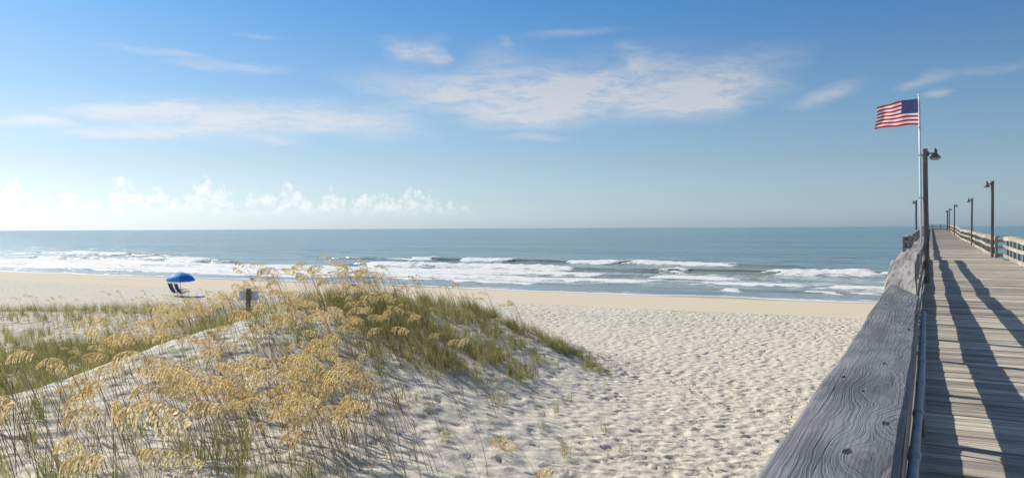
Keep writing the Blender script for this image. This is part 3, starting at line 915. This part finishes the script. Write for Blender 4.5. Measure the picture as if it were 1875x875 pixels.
def cloth(name, col):
    mt, t = material(name)
    oc = t.n('ShaderNodeTexCoord').outputs['Object']
    nz = t.noise(oc, 220.0, 2, 0.5)
    c = t.mix(nz, tuple(k * 0.9 for k in col), tuple(min(1, k * 1.06) for k in col))
    d = t.n('ShaderNodeBsdfPrincipled', {}, Base_Color=c, Roughness=0.75)
    tr = t.n('ShaderNodeBsdfTranslucent', {}, Color=c)
    t.n('ShaderNodeOutputMaterial', {}, Surface=t.n('ShaderNodeMixShader', {}, i0=0.5, i1=d, i2=tr))
    return mt


RED_M = cloth('flag_red', (0.50, 0.022, 0.045)); FWHITE_M = cloth('flag_white', (0.80, 0.78, 0.78)); BLUE_M = cloth('flag_blue', (0.035, 0.045, 0.19))
def patch(name, u0, u1, v0, v1, mat, nu):
    b = MB(); vs = []; fs = []
    nv = 3
    for i in range(nu + 1):
        for j in range(nv + 1):
            vs.append(flag_pt(u0 + (u1 - u0) * i / nu, v0 + (v1 - v0) * j / nv))
    for i in range(nu):
        for j in range(nv):
            a = i * (nv + 1) + j
            fs.append((a, a + 1, a + nv + 2, a + nv + 1))
    b.add(vs, fs, True)
    return b.build(name, mat, flag)
CU = 0.40
for k in range(13):
    patch('stripe', CU if k < 7 else 0.0, 1.0, k / 13, (k + 1) / 13, RED_M if k % 2 == 0 else FWHITE_M, 24 if k < 7 else 36)
b = MB(); vs = []; fs = []
NV = 14
for i in range(15):
    for j in range(NV + 1):
        vs.append(flag_pt(CU * i / 14, 7 / 13 * j / NV))
for i in range(14):
    for j in range(NV):
        a = i * (NV + 1) + j; fs.append((a, a + 1, a + NV + 2, a + NV + 1))
b.add(vs, fs, True)
canton = b.build('canton', BLUE_M, flag)
b = MB()
for r_ in range(9):
    for q in range(6 if r_ % 2 == 0 else 5):
        uc = CU * (1 + 2 * q + (r_ % 2)) / 12; vc = 7 / 13 * (r_ + 1) / 10
        for off in (0.004, -0.004):
            ring = []
            for k in range(10):
                rad = 0.026 if k % 2 == 0 else 0.0105
                an = math.pi / 2 + k * math.pi / 5
                ring.append(flag_pt(uc + rad * math.cos(an) / FL, vc - rad * math.sin(an) / FH, off))
            b.add([flag_pt(uc, vc, off)] + ring, [(0, 1 + k, 1 + (k + 1) % 10) for k in range(10)])
st = b.build('star_field', FWHITE_M, canton); st['kind'] = 'stuff'

# ------------------------------------------------------------------ umbrella and beach chairs
UX, UY = -48.25, 39.6
uz = gz(UX, UY)
umb = tag(empty('beach_umbrella', (UX, UY, uz - 0.02)), 'open blue beach umbrella shading two chairs on the sand', 'umbrella')
umb.rotation_euler = (R(2), R(3), 0)
UB1 = plain('umbrella_blue', (0.03, 0.20, 0.66), 0.6, 0, 0.08, 30, 0.3); UB2 = plain('umbrella_sunlit_blue', (0.05, 0.38, 0.78), 0.6, 0, 0.08, 30, 0.3)  # lighter blue paints the canopy's sunlit cyan highlight into the panel colour
b = MB(); b.tube([(0, 0, -0.3), (0, 0, 1.72)], 0.02, 8); b.build('pole', WHITE_M, umb)
b = MB(); b.lathe([(0, 0.08), (0.02, 0.06), (0.025, 0.0), (0, 0)], (0, 0, 1.72), 8); b.build('finial', WHITE_M, umb)
RU = 0.98
for k in range(8):
    b = MB(); vs = []; fs = []
    for i in range(6):
        f = i / 5
        for j in range(5):
            a = (k + j / 4) * math.pi / 4
            sag = 1 - 0.05 * math.sin(math.pi * j / 4) * f
            r_ = RU * math.sin(f * 1.15) / math.sin(1.15) * sag
            vs.append((r_ * math.cos(a), r_ * math.sin(a), 1.70 - 0.50 * (1 - math.cos(f * 1.15)) / (1 - math.cos(1.15)) + 0.02 * math.sin(math.pi * j / 4) * f))
    for j in range(5):
        a = (k + j / 4) * math.pi / 4
        vs.append((RU * 1.0 * math.cos(a) * (1 - 0.05 * math.sin(math.pi * j / 4)), RU * math.sin(a) * (1 - 0.05 * math.sin(math.pi * j / 4)), 1.12 + (0.02 if j % 2 else 0)))
    for i in range(6):
        for j in range(4):
            a = i * 5 + j
            fs.append((a, a + 1, a + 6, a + 5))
    b.add(vs, fs, True)
    b.build('canopy_panel', UB2 if k in (3, 4, 6) else UB1, umb)
    a = k * math.pi / 4
    b = MB(); b.tube([(0.02 * math.cos(a), 0.02 * math.sin(a), 1.66)] + [(RU * math.sin(f * 1.15) / math.sin(1.15) * 0.985 * math.cos(a), RU * math.sin(f * 1.15) / math.sin(1.15) * 0.985 * math.sin(a), 1.685 - 0.50 * (1 - math.cos(f * 1.15)) / (1 - math.cos(1.15))) for f in (0.4, 0.7, 1.0)], 0.006, 5)
    b.build('rib', STEEL_M, umb)

CHAIR_F = plain('chair_fabric', (0.025, 0.04, 0.20), 0.8, 0, 0.15, 30, 0.15)
CHAIR_W = plain('chair_frame', (0.30, 0.30, 0.32), 0.5, 0.2)
def beach_chair(x, y, rz, label):
    c = tag(empty('beach_chair', (x, y, gz(x, y)), rz), label, 'chair', 'blue beach chairs under the umbrella')
    w2 = 0.27
    seat = [(0.30, 0.34), (0.05, 0.27), (-0.20, 0.24)]
    back = [(-0.22, 0.26), (-0.42, 0.60), (-0.55, 0.95)]
    for nm, pts in (('seat', seat), ('backrest', back)):
        b = MB(); vs = []; fs = []
        for (px, pz) in pts:
            for yy_ in (-w2, -w2 * 0.3, w2 * 0.3, w2):
                vs.append((px, yy_, pz - (0.03 if abs(yy_) < 0.2 else 0)))
        n0 = len(vs)
        vs += [(a_ + 0.006, b_, c_ - 0.012) for a_, b_, c_ in vs]
        for i in range(2):
            for j in range(3):
                a = i * 4 + j
                fs.append((a, a + 1, a + 5, a + 4)); fs.append((n0 + a, n0 + a + 4, n0 + a + 5, n0 + a + 1))
        b.add(vs, fs, True); b.build(nm, CHAIR_F, c)
    for s in (-1, 1):
        yy_ = s * (w2 + 0.012)
        b = MB(); b.tube([(0.34, yy_, 0.37), (0.05, yy_, 0.28), (-0.22, yy_, 0.23), (-0.44, yy_, 0.62), (-0.57, yy_, 0.98)], 0.014, 6); b.build('side_frame', CHAIR_W, c)
        b = MB(); b.tube([(0.30, yy_ + s * .02, 0.40), (0.22, yy_ + s * .02, -0.02)], 0.013, 6); b.build('leg', CHAIR_W, c)
        b = MB(); b.tube([(0.10, yy_ + s * .02, 0.48), (-0.38, yy_ + s * .02, -0.02)], 0.013, 6); b.build('leg', CHAIR_W, c)
        b = MB(); b.board((0.28, yy_ + s * .02, 0.52), (-0.36, yy_ + s * .02, 0.50), 0.05, 0.022, 0.004); b.build('armrest', CHAIR_W, c)
    b = MB(); b.tube([(-0.57, -w2 - .012, 0.98), (-0.57, w2 + .012, 0.98)], 0.014, 6); b.build('top_bar', CHAIR_W, c)
    b = MB(); b.tube([(0.34, -w2 - .012, 0.37), (0.34, w2 + .012, 0.37)], 0.014, 6); b.build('front_bar', CHAIR_W, c)
    return c
for dr, df, rz, lb in ((-0.36, 0.22, R(82), 'navy beach chair under the umbrella, its back beyond the umbrella pole'), (0.30, -0.30, R(76), 'navy beach chair beside its twin, right next to the umbrella pole')):
    beach_chair(UX + CN * dr - SN * df, UY + SN * dr + CN * df, rz, lb)

# ------------------------------------------------------------------ sign on the dune
SX_, SY_ = -15.2, 14.5
sg = tag(empty('sign_post', (SX_, SY_, gz(SX_, SY_)), R(-40)), 'short wooden post carrying a plain pale sign on the dune crest', 'sign')
sg.rotation_euler = (0, R(1), R(38))
b = MB(); b.board((0, 0, 0), (0, 0.0001, 0), 0.1, 0.1) ; b = MB()
b.box((0, 0, 0.22), (0.10, 0.10, 1.12)); b.build('post', POST_M, sg)
SIGN_M = plain('sign_panel', (0.62, 0.66, 0.70), 0.45, 0.0, 0.1)
b = MB(); b.box((0, 0.062, 0.60), (0.46, 0.012, 0.24)); sp_ = b.build('sign_panel', SIGN_M, sg)
for zz in (0.53, 0.68):
    b = MB(); b.tube([(0, -0.058, zz), (0, -0.045, zz)], 0.012, 6); b.build('bolt', BOLT_M, sg)

# ------------------------------------------------------------------ sea oats and dune grass
def plant_mat(name, ramp_cols, transl, rough=0.7):
    mt, t = material(name)
    g = t.n('ShaderNodeNewGeometry')
    rnd = t.n('ShaderNodeObjectInfo').outputs['Random']
    v = t.math('ADD', t.math('MULTIPLY', g.outputs['Random Per Island'], 0.75), t.math('MULTIPLY', rnd, 0.25))
    big = t.noise(g.outputs['Position'], 0.9, 3, 0.6)
    v = t.math('ADD', t.math('MULTIPLY', v, 0.6), t.ss(big, 0.3, 0.7, 0.0, 0.4))
    cr = t.n('ShaderNodeValToRGB', {}, Fac=v)
    els = cr.color_ramp.elements
    els[0].color = (*ramp_cols[0], 1); els[1].color = (*ramp_cols[-1], 1)
    for i, c in enumerate(ramp_cols[1:-1]):
        e = els.new((i + 1) / (len(ramp_cols) - 1)); e.color = (*c, 1)
    d = t.n('ShaderNodeBsdfPrincipled', {}, Base_Color=cr.outputs[0], Roughness=rough)
    t.put(d.inputs['Specular IOR Level'], 0.25)
    tr = t.n('ShaderNodeBsdfTranslucent', {}, Color=cr.outputs[0])
    t.n('ShaderNodeOutputMaterial', {}, Surface=t.n('ShaderNodeMixShader', {}, i0=transl, i1=d, i2=tr))
    return mt


SEED_M = plant_mat('sea_oat_seed', [(0.50, 0.34, 0.13), (0.69, 0.53, 0.25), (0.80, 0.66, 0.37), (0.88, 0.79, 0.55)], 0.5)
STALK_M = plant_mat('sea_oat_stalk', [(0.26, 0.12, 0.09), (0.38, 0.21, 0.15), (0.46, 0.33, 0.22)], 0.15)
LEAF_M = plant_mat('sea_oat_leaf', [(0.22, 0.22, 0.08), (0.34, 0.31, 0.12), (0.50, 0.42, 0.20)], 0.38)
GRASS_M = plant_mat('dune_grass', [(0.17, 0.20, 0.06), (0.30, 0.30, 0.095), (0.43, 0.385, 0.15), (0.56, 0.46, 0.24)], 0.47)


def oat_template(r, full):
    """stalk, seed head and leaves of one sea oat, leaning towards local +x; returns three (V, T) pairs of triangles"""
    h = r.uniform(0.75, 1.15); pl = r.uniform(0.30, 0.52) if full else r.uniform(0.20, 0.36)
    lush = r.uniform(0.65, 1.1) if full else r.uniform(0.4, 0.75)
    seg = 9 if full else 5
    ang0 = R(r.uniform(8, 20)); ang1 = R(r.uniform(24, 46))
    pts = [np.array([0, 0, -0.06])]
    d = None
    bow = r.uniform(-0.12, 0.12)
    for i in range(seg):
        a = ang0 + (ang1 - ang0) * ((i + 0.5) / seg) ** 1.4
        d = np.array([math.sin(a), math.sin(bow) * 0.5, math.cos(a)])
        pts.append(pts[-1] + d * (h + 0.06) / seg)
    stem_end = len(pts)
    ang2 = R(r.uniform(85, 150)) if full else R(r.uniform(60, 125)); ps = 10 if full else 6
    for i in range(ps):
        a = ang1 + (ang2 - ang1) * ((i + 0.7) / ps) ** 0.8
        d = np.array([math.sin(a), math.sin(bow) * 0.6, math.cos(a)])
        pts.append(pts[-1] + d * pl / ps)
    pts = np.array(pts)
    # stalk: three sided
    V = []; T = []
    for i, p in enumerate(pts):
        rad = 0.0042 * (1 - 0.75 * i / (len(pts) - 1)) * (1.0 if full else 1.35)
        for k in range(3):
            a = 2 * math.pi * k / 3
            V.append(p + np.array([math.cos(a) * rad, math.sin(a) * rad, 0]) if i < stem_end else p + np.array([0, math.cos(a) * rad, math.sin(a) * rad]))
    for i in range(len(pts) - 1):
        for k in range(3):
            a = i * 3 + k; b_ = i * 3 + (k + 1) % 3
            T += [(a, b_, b_ + 3), (a, b_ + 3, a + 3)]
    stalk = (np.array(V), np.array(T))
    # spikelets hanging from short branches
    V = []; T = []
    pan = pts[stem_end - 1:]
    nb = 34 if full else 18
    for i in range(nb):
        f = (i + r.uniform(0, 0.9)) / nb
        q = f * (len(pan) - 1); j = min(int(q), len(pan) - 2)
        p = pan[j] + (pan[j + 1] - pan[j]) * (q - j)
        tan = pan[j + 1] - pan[j]; tan = tan / np.linalg.norm(tan)
        bl = lush * (0.19 * math.sin(math.pi * (0.20 + 0.70 * f)) + 0.02) * r.uniform(0.6, 1.15)
        side = r.uniform(-1, 1)
        bd = tan * 0.6 + np.array([0.2, side * 0.5, 0.15])
        ns = 6 if full else 3
        cur = p.copy(); dd = bd / np.linalg.norm(bd)
        for s_ in range(ns):
            cur = cur + dd * bl / ns
            dd = dd * 0.70 + np.array([0.10, 0, -0.50]); dd = dd / np.linalg.norm(dd)
            hang = dd * 0.9 + np.array([r.uniform(0.0, 0.3), r.uniform(-0.2, 0.2), -0.45]); hang /= np.linalg.norm(hang)
            L = r.uniform(0.034, 0.05) * (1.0 if full else 1.15); Wd = L * r.uniform(0.13, 0.2)
            sd = np.cross(hang, [r.uniform(-1, 1), r.uniform(-1, 1), r.uniform(-0.4, 0.4)]); sd /= max(np.linalg.norm(sd), 1e-6)
            c0 = len(V)
            V += [cur, cur + hang * L * 0.45 + sd * Wd, cur + hang * L, cur + hang * L * 0.45 - sd * Wd]
            T += [(c0, c0 + 1, c0 + 2), (c0, c0 + 2, c0 + 3)]
    seed = (np.array(V), np.array(T))
    V = []; T = []
    for k in range(3 if full else 2):
        blade(V, T, r, np.array([r.uniform(-.02, .02), r.uniform(-.02, .02), -0.04]), r.uniform(0.35, 0.7), r.uniform(-1.4, 1.4), 0.0042, r.uniform(35, 85), 5 if full else 3)
    return stalk, seed, (np.array(V), np.array(T)), h, math.degrees(ang2)


def blade(V, T, r, base, L, az_, wd, bend, seg):
    """one tapering leaf blade arching towards azimuth az_ (0 = downwind)"""
    c_, s_ = math.cos(az_), math.sin(az_)
    a0 = R(r.uniform(2, 14)); a1 = R(bend)
    c0 = len(V); p = np.array(base, float)
    sx, sy = -s_, c_
    for i in range(seg + 1):
        f = i / seg
        if i:
            a = a0 + (a1 - a0) * f ** 1.3
            p = p + np.array([math.sin(a) * c_, math.sin(a) * s_, math.cos(a)]) * L / seg
        ww = wd * (1 - f) ** 0.7 * (0.7 + 0.6 * min(f * 4, 1))
        if i < seg:
            V += [p + np.array([sx, sy, 0]) * ww, p - np.array([sx, sy, 0]) * ww]
        else:
            V.append(p.copy())
    for i in range(seg - 1):
        a = c0 + 2 * i
        T += [(a, a + 1, a + 3), (a, a + 3, a + 2)]
    a = c0 + 2 * (seg - 1)
    T.append((a, a + 1, a + 2))


pr = random.Random(5)
FULL = [oat_template(pr, True) for _ in range(16)]
LOW = [oat_template(pr, False) for _ in range(18)]
WIND = math.atan2(-SN, -CN)        # the wind blows along the beach, away from the pier

# stands of oats: (x, y, radius along x, radius along y, plants per square metre)
OATS = [(-7.2, 8.4, 0.9, 1.6, 15), (-6.5, 6.8, 0.8, 0.9, 9), (-8.3, 10.6, 0.9, 1.2, 9), (-7.6, 6.2, 0.8, 0.6, 7), (-9.3, 8.2, 1.2, 1.4, 4.6), (-9.8, 5.6, 1.5, 1.0, 3.6), (-11.5, 7.4, 1.2, 1.0, 1.3),
        (-10.3, 10.4, 1.2, 1.3, 5), (-11.8, 10.8, 1.1, 1.2, 5), (-11.6, 13.2, 1.3, 1.5, 5), (-5.7, 4.7, 1.1, 0.6, 6), (-15.1, 17.6, 1.1, 2.2, 6), (-14.3, 17.6, 1.3, 2.6, 6.5), (-15.2, 20.6, 1.3, 2.4, 9), (-12.4, 15.6, 1.7, 2.2, 7), (-10.0, 12.8, 1.2, 1.5, 3.2),
        (-17.6, 14.8, 1.8, 2.2, 13), (-20.6, 17.2, 2.6, 2.4, 12), (-23.5, 20.6, 2.6, 1.8, 9), (-32.5, 21.8, 5.5, 1.5, 2.2), (-27.5, 18.2, 3.5, 1.3, 2.4), (-12.6, 22.6, 1.5, 1.6, 3),
        (-4.7, 9.0, 0.75, 0.7, 3.0), (-9.8, 15.0, 1.2, 2.0, 1.2), (-21.5, 13.0, 2.5, 1.5, 1.4)]
# bare stalks that have shed their seed
STALKS = [(-10.8, 17.5, 1.6, 2.4, 9), (-11.0, 13.5, 1.8, 2.4, 12), (-9.0, 9.6, 1.6, 2.0, 8), (-8.5, 7.2, 2.2, 2.2, 11), (-10.5, 6.2, 1.6, 1.4, 8), (-10.8, 10.0, 2.0, 2.0, 9), (-13.0, 15.5, 2.2, 3.0, 7), (-14.5, 20.0, 1.8, 3.2, 8), (-20.0, 16.0, 3.5, 3.0, 6), (-11.8, 22.5, 1.8, 1.4, 6), (-30, 20.5, 6, 2.0, 4), (-8.8, 12.6, 1.6, 2.2, 4), (-6.2, 8.6, 0.9, 1.4, 6)]
GRASS = [(-11.0, 6.0, 1.6, 0.9, 13), (-9.6, 5.1, 1.5, 0.7, 10), (-17.5, 9.5, 2.0, 2.2, 22), (-11.8, 14.5, 1.6, 2.0, 11), (-10.6, 12.4, 1.3, 1.5, 7), (-9.2, 11.8, 1.2, 1.2, 4), (-6.6, 6.3, 1.2, 0.9, 9), (-8.2, 5.3, 1.5, 0.7, 8), (-13.0, 18.2, 1.4, 1.8, 14), (-20.5, 13.2, 4.6, 2.6, 34), (-16.6, 10.3, 1.4, 2.4, 55), (-18.5, 8.5, 2.4, 1.8, 14), (-26.0, 15.8, 3.5, 1.5, 12), (-31.5, 19.5, 5, 1.1, 6), (-33.5, 22.2, 6, 1.0, 14), (-24.5, 20.5, 3, 1.6, 8),
         (-14.6, 20.0, 1.9, 3.4, 26), (-15.3, 17.0, 0.9, 1.3, 14), (-11.2, 17.4, 1.6, 2.1, 32), (-10.2, 18.7, 0.8, 0.8, 22), (-10.0, 16.0, 0.9, 1.3, 10), (-10.9, 20.8, 1.0, 1.1, 14), (-13.0, 24.0, 1.3, 0.75, 55), (-11.3, 23.7, 1.3, 0.6, 60), (-9.8, 23.1, 0.7, 0.4, 50), (-12.3, 21.5, 1.3, 0.9, 24),
         (-7.4, 6.9, 1.6, 1.0, 6), (-12.0, 6.2, 1.0, 0.7, 16), (-8.4, 9.0, 1.3, 1.2, 2), (-10.6, 9.2, 2.2, 2.5, 2), (-12.3, 14.2, 1.4, 1.8, 4), (-9.2, 14.6, 1.4, 2.0, 0.8), (-17.8, 15.5, 2.0, 2.0, 6), (-6.4, 6.2, 0.8, 0.8, 7)]


def scatter(stands, spread=1.55):
    out = []
    for (cx, cy, rx, ry, dn) in stands:
        n = int(dn * math.pi * rx * ry)
        for _ in range(n):
            a = pr.uniform(0, 2 * math.pi); q = math.sqrt(pr.random()) * spread * pr.uniform(0.55, 1.0)
            out.append((cx + rx * q * math.cos(a), cy + ry * q * math.sin(a)))
    return np.array(out)


def seg_dist(p, a, b):
    a = np.array(a); d = np.array(b) - a
    t_ = np.clip(((p - a) @ d) / (d @ d), 0, 1)
    return np.hypot(*(p - a - t_[:, None] * d).T)


op = scatter(OATS)
keep = (fbm(op[:, 0] * 0.9, op[:, 1] * 0.9, 91, 3) > 0.42) & (seg_dist(op, (-15.2, 14.5), (-12.0, 11.5)) > 1.0)
op = op[keep]
oz = ground_z(op[:, 0], op[:, 1])
# bigger in view first
dep = op[:, 0] * -SN + op[:, 1] * CN
lat = (op[:, 0] * CN + op[:, 1] * SN) / np.maximum(dep, 0.1)
ver = (6.0 - (oz + 1.0)) / np.maximum(dep, 0.1)
inview = (dep > 2.0) & (np.abs(lat + 0.03) < 0.70) & (ver < 0.34)
op = op[(dep > 1.5)]; oz = oz[dep > 1.5]; inview = inview[dep > 1.5]; dd_ = dep[dep > 1.5]
order = np.argsort(np.where(inview, dd_, 1e6 + dd_))
op = op[order]; oz = oz[order]; dd_ = dd_[order]
N_SINGLE = 300
tmpl_mesh = []
for i, (stalk, seed, leaf, h_, a_) in enumerate(FULL):
    tmpl_mesh.append((mesh_np('stalk', *stalk, STALK_M, True), mesh_np('seed_head', *seed, SEED_M), mesh_np('leaf', *leaf, LEAF_M)))
acc = {'stalk': ([], []), 'seed': ([], []), 'leaf': ([], [])}


def put(dst, V, T, M, loc):
    base = sum(len(v) for v in dst[0]) if not hasattr(put, 'n') else put.n.setdefault(id(dst), 0)
    dst[0].append(V @ M.T + loc); dst[1].append(T + base)
    put.n[id(dst)] = base + len(V)
put.n = {}

for i, (x, y) in enumerate(op):
    s = pr.uniform(0.8, 1.15) * (0.74 if x < -16.5 else 0.72 if (x < -12.2 and y < 15.5) else 1.15 if (x < -13.5 and 16 < y < 19.5) else 1.18 if y < 5.6 and x > -7.5 else 1.0); rz = WIND + pr.gauss(0, 0.38)
    if i < N_SINGLE:
        k = pr.randrange(len(FULL))
        root = tag(empty('sea_oat', (x, y, oz[i]), rz), f"{'tall' if s * FULL[k][3] > 0.92 else 'short'} golden sea oat on the dune with {'a deeply nodding' if FULL[k][4] > 122 else 'an outstretched arching'} seed head", 'sea oat')
        root['group'] = root['label'].replace('golden sea oat', 'sea oats').replace(' a deeply', ' deeply').replace(' an out', ' out')
        root.scale = (s, s, s * pr.uniform(0.92, 1.1))
        for nm, me in zip(('stalk', 'seed_head', 'leaf'), tmpl_mesh[k]):
            link(nm, me, root)
    else:
        far = dd_[i] > 12.5
        tm = (LOW[pr.randrange(18)] if far else FULL[pr.randrange(16)])
        c_, s_ = math.cos(rz) * s, math.sin(rz) * s
        M = np.array([[c_, -s_, 0], [s_, c_, 0], [0, 0, s]])
        for key, (V, T) in zip(('stalk', 'seed', 'leaf'), tm[:3]):
            put(acc[key], V, T, M, np.array([x, y, oz[i]]))
sp_ = scatter(STALKS)
sz_ = ground_z(sp_[:, 0], sp_[:, 1])
for (x, y), z in zip(sp_, sz_):
    tm = LOW[pr.randrange(12)]
    V, T = tm[0]; V = V[:18]; T = T[(T < 18).all(1)]           # the stalk below the seed head
    s = pr.uniform(0.45, 1.0) * (0.75 if x < -16.5 else 1.0); rz = WIND + pr.gauss(0, 0.5)
    c_, s_ = math.cos(rz) * s, math.sin(rz) * s
    put(acc['stalk'], V, T, np.array([[c_, -s_, 0], [s_, c_, 0], [0, 0, s]]), np.array([x, y, z]))
stand = tag(empty('sea_oat_stand', (-15, 15, gz(-15, 15))), 'mass of golden sea oats spread over the dune behind', 'sea oats', kind='stuff')
for key, nm, mt in (('stalk', 'stalk_mass', STALK_M), ('seed', 'seed_head_mass', SEED_M), ('leaf', 'leaf_mass', LEAF_M)):
    V = np.concatenate(acc[key][0]); T = np.concatenate(acc[key][1])
    o = link(nm, mesh_np(nm, V - np.array(stand.location), T, mt, key == 'stalk'), stand)
    o['kind'] = 'stuff'

# grass
gp = scatter(GRASS, 1.5)
gp = gp[fbm(gp[:, 0] * 1.1, gp[:, 1] * 1.1, 97, 3) > 0.36]
gzv = ground_z(gp[:, 0], gp[:, 1])
CL = []
for k in range(14):
    V = []; T = []
    for q in range(pr.randint(12, 20)):
        blade(V, T, pr, np.array([pr.gauss(0, 0.05), pr.gauss(0, 0.05), -0.04]), pr.uniform(0.25, 0.62), pr.gauss(0, 1.0), pr.uniform(0.0030, 0.0048), pr.uniform(18, 75), 4)
    CL.append((np.array(V), np.array(T)))
ga = ([], [])
for i, (x, y) in enumerate(gp):
    V, T = CL[pr.randrange(14)]
    s = pr.uniform(0.7, 1.2); rz = WIND + pr.gauss(0, 0.5)
    c_, s_ = math.cos(rz) * s, math.sin(rz) * s
    put(ga, V, T, np.array([[c_, -s_, 0], [s_, c_, 0], [0, 0, s]]), np.array([x, y, gzv[i]]))
grass = link('dune_grass', mesh_np('dune_grass', np.concatenate(ga[0]), np.concatenate(ga[1]), GRASS_M))
tag(grass, 'green and straw coloured beach grass matting the dune', 'grass', kind='stuff')
print('oats', len(op), 'grass clumps', len(gp), 'grass tris', sum(len(x) for x in ga[1]))

# lone tufts on the open slope
TUFTS = [(-6.15, 15.9), (-5.2, 14.2), (-7.3, 13.0), (-8.2, 14.9), (-7.6, 16.6), (-6.5, 12.0), (-8.6, 12.4), (-9.4, 16.9), (-7.0, 10.9), (-5.75, 12.9), (-8.0, 18.2), (-6.9, 14.4)]
tuft_me = [mesh_np('blades', V * 0.8, T, GRASS_M) for V, T in CL[:5]]
for i, (x, y) in enumerate(TUFTS):
    t_ = tag(empty('grass_tuft', (x, y, gz(x, y)), WIND + pr.gauss(0, 0.4)), 'small lone tuft of beach grass on the bare sand slope', 'grass tuft', 'lone grass tufts on the bare slope')
    t_.scale = (pr.uniform(0.8, 1.3),) * 3
    link('blades', tuft_me[i % 5], t_); 
    o = link('blades', tuft_me[(i + 2) % 5], t_, (0.05, 0.04, 0), (0, 0, 1.5))
